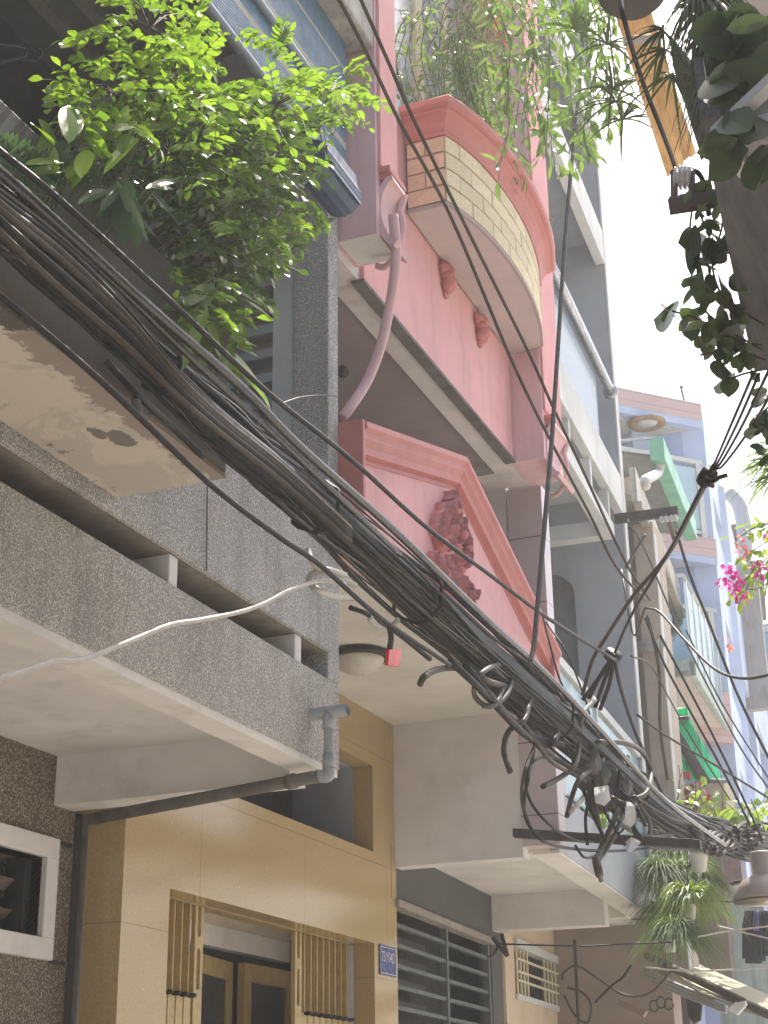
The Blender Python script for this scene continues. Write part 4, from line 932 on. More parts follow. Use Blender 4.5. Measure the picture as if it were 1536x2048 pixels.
# ================================================================ right-hand house overhead
zr = 3.6
Ra, Rb = aZ(1432, 300, zr), aZ(1524, 742, zr); t, l = hn(Ra, Rb)
Hr = empty('timber_eave_house', Ra+Vector((.6, 0, -zr)), 'dark weathered timber eave of the house across the alley at the upper right', 'house')
def wmat(name, c, ax=(3, .35, 3)):
    m, n, b = base(name, .85); p = pos(n, ax); v = noi(n, p, 9, 8, .7, .4)
    n.links.new(mixc(n, ramp(n, v, [(.35, 0.), (.68, 1.)]), c, tuple(x*.45 for x in c)), b.inputs['Base Color']); bump(n, b, v, .6, .01); return m
TW = wmat('grey_timber', (.095, .095, .10))
Ra0 = Ra-t*.12
for i in range(20):
    sh_ = -l*(.0+i*.115); a_, c_ = Ra0+sh_, Rb+sh_
    slab('board', TW, a_, c_, 0, zr+.004*(i % 2), zr+.03, Hr, right=.11)
slab('fascia', TW, Ra0, Rb, .02, zr-.0, zr+.16, Hr, right=.0)
slab('roof', M['iron'], Ra0-l*.02, Rb-l*.02, 0, zr+.165, zr+.2, Hr, right=2.3)
MB().box(Rb.x+2.3, Rb.x+2.5, -3, Rb.y+3, 0, 5.5).build('wall', BG, Hr)
q = [aZ(x, y, 4.9) for x, y in ((1405, -90), (1418, 140), (1436, 275), (1640, 250), (1640, -90))]
MB().prism(q, (0, 0, .03)).build('tin_roof', flat('pale_tin', (.45, .44, .45), .6), Hr)
# bamboo blind stretched out overhead
m, n, b = base('bamboo_slats', .6, .3)
zb2 = 4.35
B1, B2, B3, B4 = aZ(1334, 354, zb2), aZ(1392, 306, zb2), aZ(1316, 20, zb2), aZ(1216, 20, zb2)
B4 = B1+(aZ(1254, 104, zb2)-B1)*1.4; B3 = B2+(aZ(1303, 26, zb2)-B2)*1.1
bt = (B4-B1).normalized(); bn = Vector((-bt.y, bt.x, 0))
g = n.nodes.new('ShaderNodeNewGeometry'); dt = n.nodes.new('ShaderNodeVectorMath'); dt.operation = 'DOT_PRODUCT'; dt.inputs[1].default_value = bn; n.links.new(g.outputs['Position'], dt.inputs[0])
dt2 = n.nodes.new('ShaderNodeVectorMath'); dt2.operation = 'DOT_PRODUCT'; dt2.inputs[1].default_value = bt; n.links.new(g.outputs['Position'], dt2.inputs[0])
cb = n.nodes.new('ShaderNodeCombineXYZ'); ml = n.nodes.new('ShaderNodeMath'); ml.operation = 'MULTIPLY'; ml.inputs[1].default_value = .06; n.links.new(dt2.outputs['Value'], ml.inputs[0])
n.links.new(dt.outputs['Value'], cb.inputs[0]); n.links.new(ml.outputs[0], cb.inputs[1])
col = mixc(n, ramp(n, noi(n, cb.outputs[0], 60, 5, .8), [(.35, 0.), (.65, 1.)]), (.92, .80, .58), (.66, .49, .28)); n.links.new(col, b.inputs['Base Color'])
t_ = n.nodes.new('ShaderNodeBsdfTranslucent'); n.links.new(col, t_.inputs[0]); x = n.nodes.new('ShaderNodeMixShader'); x.inputs[0].default_value = .6
n.links.new(b.outputs[0], x.inputs[1]); n.links.new(t_.outputs[0], x.inputs[2]); n.links.new(x.outputs[0], n.nodes['Material Output'].inputs[0])
Bl = empty('bamboo_blind', B1, 'sunlit yellow bamboo blind stretched overhead at the upper right', 'blind')
ns = 34
mb = MB()
for i in range(ns):
    f0, f1 = i/ns, (i+.93)/ns; e = random.uniform(-.01, .012)
    a_, c_ = B1.lerp(B2, f0)-bt*e, B1.lerp(B2, f1)-bt*e; d_, e_ = B4.lerp(B3, f0), B4.lerp(B3, f1)
    for s0, s1 in ((0, .775), (.79, 1)):
        mb.prism([a_.lerp(d_, s0), c_.lerp(e_, s0), c_.lerp(e_, s1), a_.lerp(d_, s1)], (0, 0, .006))
mb.build('slats', m, Bl)
MB().tube([B1.lerp(B4, .782)-bn*.0+Vector((0, 0, -.01)), B2.lerp(B3, .782)+Vector((0, 0, -.01))], .012, 8).build('rod', M['white'], Bl)
tag(MB().prism([aZ(1398, 300, 4.3), aZ(1402, 322, 4.3), aZ(1432, 293, 4.3), aZ(1440, 200, 4.3), aZ(1340, 80, 4.3), aZ(1345, 130, 4.3)], (0, 0, .02)).build('dark_panel', M['iron'], None), 'dark panel edge beside the bamboo blind', 'panel')
# steel angle frame and grey pot
Fr = empty('shelf_frame', aZ(1434, 276, 3.3), 'pale steel angle shelf frame under the timber eave', 'frame')
zf = 3.4
for p_, q_ in (((1434, 276), (1560, 160)), ((1434, 276), (1492, 352)), ((1438, 278), (1560, 246))):
    a_, c_ = aZ(*p_, zf), aZ(*q_, zf); slab('bar', M['steel'] if 0 else flat('galvanised', (.40, .42, .44), .6), a_, c_, .014, zf, zf+.02, Fr, right=.014)
Pt = empty('grey_plant_tray', aZ(1510, 330, 3.45), 'grey plastic plant tray on the steel shelf frame', 'pot')
q = [aZ(x, y, 3.43) for x, y in ((1476, 300), (1490, 281), (1600, 262), (1620, 350), (1486, 372))]
MB().prism(q[::-1], (0, 0, .14)).build('tray', flat('grey_plastic', (.22, .22, .22), .6), Pt, .01)
# insulator bracket on dark arm
a_, c_ = aZ(1340, 409, 3.9), aZ(1475, 388, 3.9)
Ib = empty('insulator_bracket', a_, 'rusty arm with a white spool insulator on the timber eave', 'bracket')
ya_ = aZ(1400, 400, 3.9).y
a_, c_ = aY(1340, 411, ya_), aY(1475, 390, ya_)
MB().tube([a_, c_], .030, 4).build('arm', flat('dark_rust', (.10, .075, .08), .8), Ib)
IR = flat('rust', (.16, .10, .09), .8, var=.3)
for x in (1348, 1383): MB().tube([aY(x+1, 400, ya_), aY(x, 345, ya_)], .010, 6).build('strap', IR, Ib)
ax_ = (aY(1383, 355, ya_)-aY(1348, 357, ya_)); o0 = aY(1348, 357, ya_); Ln = ax_.length
MB().lathe([(.010, 0), (.030, .004), (.030, Ln*.14), (.018, Ln*.2), (.018, Ln*.3), (.032, Ln*.36), (.032, Ln*.42), (.018, Ln*.48), (.018, Ln*.55), (.032, Ln*.62), (.032, Ln*.68), (.018, Ln*.75), (.018, Ln*.8), (.030, Ln*.86), (.030, Ln), (.01, Ln)], o0, ax_, 20).build('spool', flat('porcelain', (.6, .6, .6), .25, bs=0), Ib)
# blue slatted roll-up blinds of the pebble house
def slatm(name, c, c2):
    m, n, b = base(name, .5, .4); g = n.nodes.new('ShaderNodeNewGeometry')
    n.links.new(mixc(n, ramp(n, g.outputs['Random Per Island'], [(.0, 0.), (.84, .5), (.86, 1.)]), c, c2), b.inputs['Base Color']); return m
Bb = empty('blue_slat_blind', (-2.3, 4.5, 5.8), 'blue and cream slatted blind hanging from the roof edge of the pebble house', 'blind')
mb = MB(); z = 5.47; k = 0; mc = MB(); xb_ = -2.30
while z < 6.19:
    (mc if k in (9, 10, 20, 21, 34) else mb).box(xb_-.004, xb_+.004, 1.0, 5.30, z, z+.0135); z += .0165; k += 1
mb.build('slats', flat('blue_slat', (.10, .20, .30), .45), Bb); mc.build('cream_slats', flat('cream_slat', (.48, .45, .36), .5), Bb)
MB().tube([(xb_, 1.0, 5.44), (xb_, 5.31, 5.44)], .022, 10).build('bottom_bar', flat('blue_grey_bar', (.16, .20, .26), .4), Bb)
MB().tube([(xb_+.02, 1.0, 5.74), (xb_+.02, 5.30, 5.74)], .016, 10).build('tube', flat('steel_blue_tube', (.20, .27, .34), .4), Bb)
yr0 = 4.66; p = aX(622, 312, -2.13)
Rb2 = empty('rolled_blue_blind', (-2.15, 4.9, 5.2), 'rolled navy blue blind below the slatted blind beside the pink house', 'blind')
r0, r1 = aX(618, 325, -2.17), aX(682, 385, -2.17)
prof = MB(); vs = []; N_ = 30
for y_, z_ in ((r0.y, r0.z), (r1.y+.02, (r0.z+r1.z)/2)):
    for k in range(N_):
        a = 2*math.pi*k/N_; R = .078*(1+.035*(k % 2)); vs.append((-2.17+R*math.cos(a), y_, (r0.z+r1.z)/2+R*math.sin(a)))
prof.add(vs, [(k, (k+1) % N_, N_+(k+1) % N_, N_+k) for k in range(N_)]+[tuple(range(N_))[::-1], tuple(range(N_, 2*N_))])
prof.build('roll', flat('navy_slats', (.03, .07, .15), .5), Rb2)
mb = MB(); mb.prism([(-2.095, r0.y-.02, r0.z-.02), (-2.095, r1.y+.02, r0.z-.02), (-2.12, r1.y+.02, r0.z+.13), (-2.12, r0.y-.02, r0.z+.13)], (.006, 0, 0)); mb.build('loose_edge', flat('navy_flap', (.05, .10, .18), .5), Rb2)
# coat hanger top left
Hc = empty('coat_hanger', aX(50, 105, -2.6), 'black wire coat hangers on the balcony of the pebble house', 'hanger')
q = [aX(x, y, -2.6) for x, y in ((-40, 85), (20, 92), (48, 96), (52, 106), (45, 114), (0, 126), (-40, 134))]
MB().tube(spl(q, 6), .006, 6).build('wire', M['black'], Hc); q = [aX(x, y, -2.62) for x, y in ((30, 118), (68, 121), (80, 112), (82, 102), (74, 96))]
MB().tube(spl(q, 6), .005, 6).build('wire', M['black'], Hc)
# ================================================================ cables
XB = -1.9
Bd = empty('cable_bundle', aX(1000, 1340, XB), 'thick sagging bundle of tangled black overhead cables crossing the whole view', 'cables')
ctr = [(-160, 315, .060), (0, 452, .062), (150, 590, .068), (300, 722, .076), (450, 858, .086), (600, 985, .098), (800, 1162, .115), (1000, 1342, .13), (1150, 1478, .135), (1300, 1612, .14), (1400, 1660, .13), (1500, 1692, .13), (1640, 1715, .14)]
cp_ = [aX(a, b_, XB) for a, b_, r in ctr]; path = spl(cp_, 12); ctr = [(a, b_, r*.84) for a, b_, r in ctr]; ctr[:4] = [(a, b_, r*.86) for a, b_, r in ctr[:4]]
rad = []
for i in range(len(path)):
    t = i/12; k = min(int(t), len(ctr)-2); rad.append(ctr[k][2]+(ctr[k+1][2]-ctr[k][2])*(t-k))
random.seed(21)
def frame(path, i):
    t = (path[min(i+1, len(path)-1)]-path[max(0, i-1)]).normalized(); a = (Vector((0, 0, 1))-t*t.z).normalized(); return t, a, t.cross(a)
for c in range(92):
    r0 = math.sqrt(random.random())*.92; th = random.uniform(0, 6.28); tw = random.uniform(-.02, .02) if c % 6 else random.uniform(-.07, .07); rr = random.choice((.0035, .0045, .0055, .0065, .008, .010))
    ph, ph2, fq = random.uniform(0, 6), random.uniform(0, 6), random.uniform(.05, .16)
    pts = []
    for i, p in enumerate(path):
        t, a, b_ = frame(path, i)
        w = r0+.2*math.sin(i*fq+ph)+.09*math.sin(i*fq*3.1+ph2); an = th+tw*i+.35*math.sin(i*fq*.7+ph2)
        pts.append(p+(a*math.cos(an)*1.0+b_*math.sin(an)*.9)*rad[i]*max(-1, min(1.08, w)))
    mt = M['brown'] if c % 13 == 5 else (M['gloss'] if c % 5 == 0 else M['black'])
    MB().tube(pts, rr, 6, cap=False).build('cable', mt, Bd)
MB().tube([p for p in path], [r*.70 for r in rad], 10, cap=False).build('core', M['black'], Bd)
# straps round the bundle
for k in (14, 38, 62, 74, 92, 104):
    t, a, b_ = frame(path, k); R = rad[k]*1.0
    MB().tube([path[k]+(a*math.cos(q*math.pi/9)+b_*math.sin(q*math.pi/9))*R*(1+.05*math.sin(q*2.3))+t*.01*math.sin(q) for q in range(19)], .007, 6).build('tie', M['brown'] if k == 14 else M['black'], Bd)
def strand(pts, r, mat, X=None, Y=None, parent=None, name='loose_cable', label=None, cat='cable', group=None, ns=8, jit=.0, nseg=8):
    P = []
    for i, q in enumerate(pts):
        if len(q) == 3: P.append(aY(q[0], q[1], q[2]))
        elif X is not None: P.append(aX(q[0], q[1], X+jit*math.sin(i*1.9)))
        else: P.append(aY(q[0], q[1], Y+jit*math.sin(i*1.9)))
    o = MB().tube(spl(P, nseg), r, ns).build(name, M[mat], parent)
    if label: tag(o, label, cat, group)
    return o
B_ = lambda *a, **k: strand(*a, X=k.pop('X', -1.84), parent=Bd, jit=k.pop('jit', .03), **k)
B_([(840, 1368), (850, 1352), (880, 1338), (930, 1338), (975, 1362), (1010, 1372)], .012, 'brown')
B_([(1010, 1372), (985, 1412), (955, 1400), (948, 1375), (965, 1345), (1000, 1328), (1022, 1345), (1018, 1380), (995, 1408), (965, 1412)], .010, 'greyc')
B_([(1060, 1400), (1048, 1440), (1018, 1462), (1008, 1500), (1020, 1543)], .012, 'brown'); B_([(1158, 1490), (1150, 1530), (1120, 1555), (1086, 1573)], .012, 'brown')
B_([(1180, 1540), (1158, 1560), (1145, 1590), (1134, 1632)], .012, 'brown'); B_([(1175, 1585), (1155, 1610), (1136, 1630)], .011, 'whitec')
B_([(1195, 1484), (1250, 1486), (1285, 1505), (1302, 1545), (1293, 1585), (1265, 1600)], .013, 'brown', X=-1.78)
B_([(1240, 1590), (1228, 1640), (1205, 1690), (1192, 1722)], .014, 'brown'); B_([(1262, 1590), (1238, 1650), (1212, 1700), (1196, 1722)], .012, 'greyc'); B_([(1192, 1718), (1197, 1742), (1202, 1760)], [.02]*12+[.012]*5, 'brown')
B_([(1270, 1600), (1298, 1640), (1300, 1668)], .012, 'brown'); B_([(1215, 1600), (1245, 1650), (1300, 1672), (1380, 1660)], .010, 'black')
B_([(1110, 1515), (1070, 1520), (1052, 1560), (1062, 1605), (1100, 1650), (1150, 1680), (1185, 1684)], .006, 'black'); B_([(1070, 1490), (1050, 1540), (1044, 1600), (1060, 1655)], .007, 'brown')
B_([(1068, 1500), (1056, 1560), (1048, 1610), (1058, 1650), (1090, 1684), (1150, 1698), (1230, 1702), (1320, 1696), (1400, 1702)], .007, 'black')
B_([(930, 1330), (985, 1398), (1030, 1445), (1080, 1478), (1125, 1490)], .014, 'black'); B_([(900, 1322), (960, 1378), (1040, 1462), (1090, 1490), (1108, 1480), (1115, 1462)], .013, 'black')
B_([(960, 1380), (1030, 1450), (1100, 1510), (1180, 1560), (1260, 1630)], .012, 'black'); B_([(1040, 1440), (1100, 1520), (1150, 1550), (1170, 1562)], .010, 'brown')
B_([(1190, 1400), (1165, 1430), (1160, 1490), (1150, 1530)], .011, 'greyc'); B_([(1150, 1690), (1170, 1715), (1200, 1705), (1245, 1660), (1262, 1640)], .006, 'black')
B_([(1240, 1515), (1255, 1512), (1258, 1522), (1252, 1530)], .006, 'black')
B_([(272, 790), (273, 815), (284, 830), (302, 828)], .012, 'greyc'); B_([(212, 722), (275, 790), (340, 850), (405, 912)], .009, 'black')
B_([(615, 1100), (628, 1128), (660, 1148), (710, 1170)], .010, 'whitec'); B_([(690, 1150), (655, 1140), (625, 1148), (618, 1165), (640, 1182), (680, 1195), (728, 1198)], .010, 'whitec')
B_([(740, 1222), (742, 1240), (760, 1252), (785, 1250), (795, 1240)], .010, 'whitec'); B_([(700, 1215), (735, 1228), (790, 1262), (860, 1318)], .009, 'black')
# brown cables lying on the near top of the bundle
for i, (dy, rr, mt) in enumerate(((-62, .010, 'brown'), (-48, .008, 'brown'), (-20, .009, 'black'), (-80, .007, 'black'), (12, .008, 'brown'))):
    B_([(-100, 370+dy*.6-15), (0, 455+dy*.75), (120, 565+dy), (250, 680+dy*.8), (360, 790+dy*.5), (450, 868+dy*.4), (560, 955+dy*.4), (700, 1078+dy*.3)], rr, mt, X=-1.80, jit=.02)
# tangle at the far end
random.seed(4)
for i in range(26):
    x0 = random.uniform(1395, 1470); y0_ = random.uniform(1655, 1700); pts = [(x0-60, y0_-25)]
    for j in range(7):
        pts.append((x0+j*16+random.uniform(-16, 16), y0_+random.uniform(-16, 18)+j*.6))
    pts.append((1570, 1690+random.uniform(-22, 24)))
    B_(pts, random.uniform(.006, .012), random.choice(('brown', 'black', 'black', 'brown', 'black')), X=-1.9, jit=.12, nseg=6)
for i in range(8):
    x0 = random.uniform(1410, 1520); y0_ = random.uniform(1668, 1700); R = random.uniform(8, 20)
    B_([(x0+R*math.cos(a*.9)*(1+.2*math.sin(a)), y0_+R*.8*math.sin(a*.9)) for a in range(7)], .012, 'brown', X=-1.8, nseg=5)
# taped splice lump and hanging paper tags
mb = MB()
for (x, y, r) in ((1185, 1545, .085), (1215, 1575, .10), (1240, 1600, .08), (1200, 1600, .07), (1170, 1520, .07)):
    c = aX(x, y, -1.88); n_ = 16; rings = []
    pr = [(r*math.sin(math.pi*k/9)*(1+.12*math.sin(k*2.1+x)), -r*math.cos(math.pi*k/9)*1.2) for k in range(1, 9)]
    mb.lathe(pr, c, (.2, .9, -.35), n_)
for i, v in enumerate(mb.v): mb.v[i] = v+noise.noise_vector(v*14)*.035
TB = flat('grimy_tape', (.035, .034, .034), .5, sc=14, var=.3, bs=.4); mb.build('taped_splice', TB, Bd)
for k in range(14):
    c = aX(1205+random.uniform(-30, 45), 1580+random.uniform(-30, 40), -1.80); t = Vector((random.uniform(-.04, .1), random.uniform(-.05, .15), random.uniform(-.2, -.02)))
    MB().tube(spl([c-t*.3, c, c+t*.5+Vector((random.uniform(-.03, .03), 0, .02)), c+t], 5), random.uniform(.006, .011), 6).build('splice_tail', M['black' if k % 3 else 'brown'], Bd)
TG_ = flat('dirty_paper_tag', (.30, .29, .27), .8, var=.25)
for q in ([(1252, 1602), (1273, 1608), (1270, 1640), (1262, 1655), (1248, 1648), (1250, 1625)], [(1246, 1688), (1262, 1674), (1281, 1684), (1268, 1700), (1256, 1706)], [(1188, 1575), (1215, 1570), (1220, 1600), (1208, 1612), (1190, 1605)]):
    MB().prism([aX(x, y, -1.76+.01*i) for i, (x, y) in enumerate(q)], (.003, 0, 0)).build('tag', TG_, Bd)
strand([(778, 1250), (782, 1275), (779, 1300)], .010, 'brown', X=-1.8, parent=Bd, name='tag_lead')
MB().prism([aX(x, y, -1.79) for x, y in ((772, 1300), (796, 1298), (793, 1334), (769, 1331))], (.012, 0, 0)).build('red_tag', flat('red_plastic', (.75, .04, .03), .35, bs=0), Bd)
# ---- separate spans
Gs = 'single cables strung along the alley'
strand([(-150, 250), (0, 345), (283, 600), (480, 772), (600, 893), (790, 1062), (980, 1245), (1090, 1345), (1200, 1460), (1330, 1600), (1450, 1690)], .013, 'gloss', X=-1.72, name='heavy_cable', label='heaviest single black cable running just above the bundle with a bright upper edge', group=Gs)
strand([(-150, 270), (0, 375), (180, 520), (410, 742), (560, 880), (700, 1015), (800, 1110)], .009, 'gloss', X=-1.74, name='black_cable', label='black cable lying between the heavy cable and the bundle at the left', group=Gs)
strand([(-100, 215), (0, 302), (120, 400), (330, 592), (530, 780), (700, 917), (850, 1052), (980, 1150), (1104, 1242), (1230, 1320)], .0075, 'black', X=-1.70, name='black_cable', label='lone black cable highest above the bundle, crossing the pediment', group=Gs)
strand([(-60, 545), (9, 598), (200, 760), (420, 968), (560, 1075), (640, 1130), (760, 1235), (900, 1330)], .008, 'black', X=-1.78, name='black_cable', label='thin black cable hanging below the bundle across the pebble planter', group=Gs)
strand([(300, -800), (520, -300), (640, -60), (686, 14), (745, 130), (800, 245), (900, 430), (1010, 690), (1060, 800), (1103, 885), (1180, 1030), (1230, 1130), (1290, 1200)], .0065, 'brown', X=-1.55, name='brown_cable', label='left one of two brown cables dropping from the top across the brick bay', group=Gs)
strand([(380, -800), (570, -300), (690, -70), (722, 0), (775, 120), (830, 245), (940, 470), (1050, 690), (1105, 812), (1170, 950), (1250, 1122), (1300, 1200)], .0065, 'brown', X=-1.50, name='brown_cable', label='right one of two brown cables dropping from the top across the brick bay', group=Gs)
strand([(1230, -700), (1195, -250), (1180, -60), (1172, 20), (1158, 180), (1135, 420), (1122, 600), (1105, 860), (1090, 1040), (1076, 1200), (1068, 1290), (1060, 1325)], .0095, 'greyc', X=-1.45, name='grey_cable', label='single thick grey cable hanging nearly upright before the grey house', group=Gs)
strand([(-40, 1368), (0, 1357), (60, 1338), (110, 1322), (145, 1322), (185, 1312), (270, 1278), (340, 1250), (400, 1240), (480, 1224), (530, 1206), (580, 1180), (640, 1162), (690, 1168)], .0062, 'whitec', X=-1.8, name='white_cable', label='dusty white cable running from the left edge up to the bundle before the pebble balcony', group=Gs)
strand([(1240, 0, 3.0), (1248, 39, 3.0), (1266, 104, 3.2), (1292, 182, 3.4), (1323, 260, 3.6), (1347, 325, 3.85), (1352, 345, 3.9)], .0065, 'black', name='twisted_cable', label='twisted dark cable ending on the white spool insulator', group=Gs, ns=5)
strand([(1345, 345, 3.9), (1365, 338, 4.0), (1395, 345, 4.0), (1410, 375, 4.0), (1418, 430, 4.0)], .008, 'black', name='tap_cable', label='short black cable curving off the spool insulator into the leaves', group=Gs)
# fan from the timber eave down to the bundle
fan = [((1506, 748, 3.6), (1462, 850, 4.2), (1432, 920, 4.9)), ((1518, 748, 3.6), (1472, 852, 4.2), (1436, 924, 4.9)), ((1538, 740, 3.5), (1484, 852, 4.2), (1440, 928, 4.9)), ((1580, 720, 3.5), (1502, 855, 4.2), (1445, 932, 4.9))]
Fn = empty('service_cable_fan', aY(1415, 950, 5), 'fan of dark service cables from the timber eave gathered into one black strand', 'cables')
for f_ in fan:
    strand(list(f_)+[(1415, 955, 5.1), (1340, 1100, 6.0), (1262, 1232, 7.0), (1228, 1310, 7.4)], [.0042]*20+[.007]*29, 'black' if f_ is not fan[3] else 'brown', name='cable', parent=Fn)
MB().tube([aY(1420, 945, 5.05), aY(1408, 962, 5.1)], .03, 8).build('tie', M['black'], Fn)
strand([(1408, 955, 5.05), (1425, 962, 5.0), (1438, 955, 5.0), (1455, 950, 5.0)], .008, 'black', name='tail', parent=Fn); strand([(1412, 960, 5.05), (1425, 972, 5.05), (1420, 960, 5.0)], .008, 'black', name='tail', parent=Fn)
MB().tube([aY(1229, 1305, 7.4), aY(1222, 1318, 7.42)], .045, 8).build('tie', M['black'], Fn)
for i, (x, y) in enumerate(((1178, 1398), (1190, 1415), (1165, 1400), (1200, 1420))):
    strand([(1228, 1310, 7.4), ((1228+x)/2-4+i*3, (1310+y)/2, 7.45), (x, y, 7.45)], .011, 'black', name='cable', parent=Fn)
strand([(1412, 965, 5.2), (1335, 1110, 6.1), (1268, 1190, 6.8), (1215, 1270, 7.3), (1185, 1320, 7.4), (1165, 1390, 7.5)], .010, 'brown', name='brown_service_cable', label='thick brown cable running beside the black strand from the timber eave to the bundle', group=Gs)
strand([(1228, 1310, 7.3), (1240, 1370, 7.6), (1262, 1440, 8.2), (1290, 1510, 8.8), (1330, 1600, 9.6)], .011, 'black', name='black_cable', label='black cable leaving the cable knot towards the lower right past the grey house edge', group=Gs)
# fine lines over the far houses
lines = [
 ([(1290, 1215, 10), (1320, 1225, 10), (1370, 1280, 9.5), (1430, 1338, 9), (1490, 1357, 8.6), (1570, 1342, 8.3)], .011, 'brown', 'thick brown cable sagging in front of the glass railing of the blue house'),
 ([(1352, 1060, 10.8), (1380, 1150, 10.8), (1420, 1250, 11), (1480, 1400, 11.5), (1560, 1560, 12)], .013, 'black', 'twisted black line from the upper cross-arm down across the blue pillar'),
 ([(1255, 1040, 10.9), (1290, 1100, 10.9), (1350, 1240, 11), (1430, 1400, 11.5), (1490, 1510, 12), (1570, 1620, 12.5)], .009, 'greyc', 'pale line from the upper cross-arm past the square downpipe'),
 ([(1372, 1260, 11), (1440, 1400, 11.4), (1520, 1530, 12), (1580, 1620, 12.5)], .007, 'black', 'finest dark line crossing above the mint balcony edge'),
 ([(1290, 1235, 10.5), (1330, 1330, 10.7), (1390, 1440, 11), (1440, 1530, 11.3), (1500, 1650, 11.5)], .011, 'black', 'dark line crossing the underside of the mint balcony, left of its twin'),
 ([(1320, 1270, 10.5), (1360, 1345, 10.7), (1410, 1440, 11), (1460, 1540, 11.3), (1525, 1680, 11.5)], .011, 'black', 'dark line crossing the underside of the mint balcony, right of its twin'),
 ([(1295, 1230, 10.6), (1318, 1340, 10.7), (1320, 1450, 10.9), (1335, 1560, 11)], .014, 'brown', 'brown cable hanging down the face of the beige pillar'),
 ([(1275, 1430, 9.5), (1330, 1470, 10), (1430, 1530, 11), (1560, 1610, 12)], .010, 'black', 'dark line running nearly level across the green awning'),
 ([(1262, 1312, 9.5), (1300, 1330, 10), (1340, 1400, 10.5), (1385, 1480, 11), (1460, 1600, 11.5)], .007, 'brown', 'thin brown wire looping over the beige pillar towards the green awning'),
 ([(1290, 1215, 10), (1268, 1270, 10), (1250, 1180, 10.2), (1243, 1140, 10.4)], .010, 'brown', 'brown cable bent beneath the concrete gutter'),
 ([(1105, 1240, 7.0), (1180, 1290, 7.3), (1228, 1318, 7.4)], .008, 'black', 'short thin cable joining the cable knot from the pediment side'),
 ([(1085, 1230, 7.6), (1100, 1290, 7.5), (1120, 1360, 7.5), (1150, 1420, 7.5)], .007, 'black', 'thin wire hanging from the end of the pediment to the bundle'),
 ([(1092, 1245, 7.6), (1130, 1300, 7.5), (1160, 1370, 7.5), (1180, 1430, 7.5)], .006, 'black', 'second thin wire from the end of the pediment to the bundle'),
 ([(1140, 1890, 8.6), (990, 1888, 8.6), (985, 1888, 8.6)], .005, 'black', 'thin level wire in front of the ground-floor barred window, near end'),
 ([(1435, 1852, 9), (1500, 1868, 9), (1570, 1885, 9)], .006, 'whitec', 'pale line sloping down in front of the laundry'),
 ([(1395, 1874, 9), (1460, 1862, 9), (1570, 1848, 9)], .006, 'whitec', 'pale line sloping up in front of the laundry'),
 ([(1290, 1935, 9), (1400, 1942, 9), (1570, 1932, 9)], .006, 'whitec', 'pale line just above the canvas awning'),
 ([(1125, 1960, 9.6), (1128, 1945, 9.6), (1155, 1932, 9.6), (1200, 1960, 9.6), (1250, 1990, 9.6), (1300, 1985, 9.6), (1345, 1940, 9.6)], .009, 'brown', 'brown cable slung from the barred window under the canvas awning'),
 ([(1128, 1990, 9.6), (1150, 2030, 9.6), (1175, 2045, 9.6), (1182, 2010, 9.6), (1165, 1985, 9.6), (1135, 1975, 9.6)], .009, 'brown', 'loop of brown cable hanging beside the barred window'),
 ([(1190, 2005, 9.6), (1225, 1970, 9.6), (1245, 1955, 9.6), (1262, 1930, 9.6)], .010, 'black', 'short knotted black cable in front of the dim brown wall'),
 ([(1000, 1888, 8.6), (1160, 1892, 8.8), (1250, 1888, 9), (1345, 1884, 9.2)], .006, 'black', 'thin level wire from the small black bracket to the spider plants'),
 ([(560, 808, 4.2), (600, 795, 4.5), (650, 790, 4.8), (672, 792, 5.0)], .004, 'brown', 'thin tie wire twisted round the pebble corner column'),
]
for p_, r_, m_, lb in lines:
    if 'near end' in lb: continue
    strand(p_, r_*.8, m_, name='wire' if r_ < .01 else 'cable', label=lb, group=Gs)
# pink wrapped hose from the near pilaster to the pediment
strand([(786, 430, 5.45), (792, 500, 5.5), (788, 560, 5.55), (778, 620, 5.6), (762, 690, 5.62), (735, 760, 5.6), (700, 815, 5.5), (684, 835, 5.47)], .023, 'lilac', name='wrapped_hose', label='pink tape-wrapped hose curving from the near pilaster to the pediment', cat='hose', ns=12)
tag(MB().lathe([(.02, 0), (.03, .012), (.03, .04), (.012, .055)], aY(690, 748, 6.3), (0, -1, 0), 10).build('wall_fitting', M['iron'], None), 'small dark fitting under the dusky soffit by the pink hose', 'fitting')

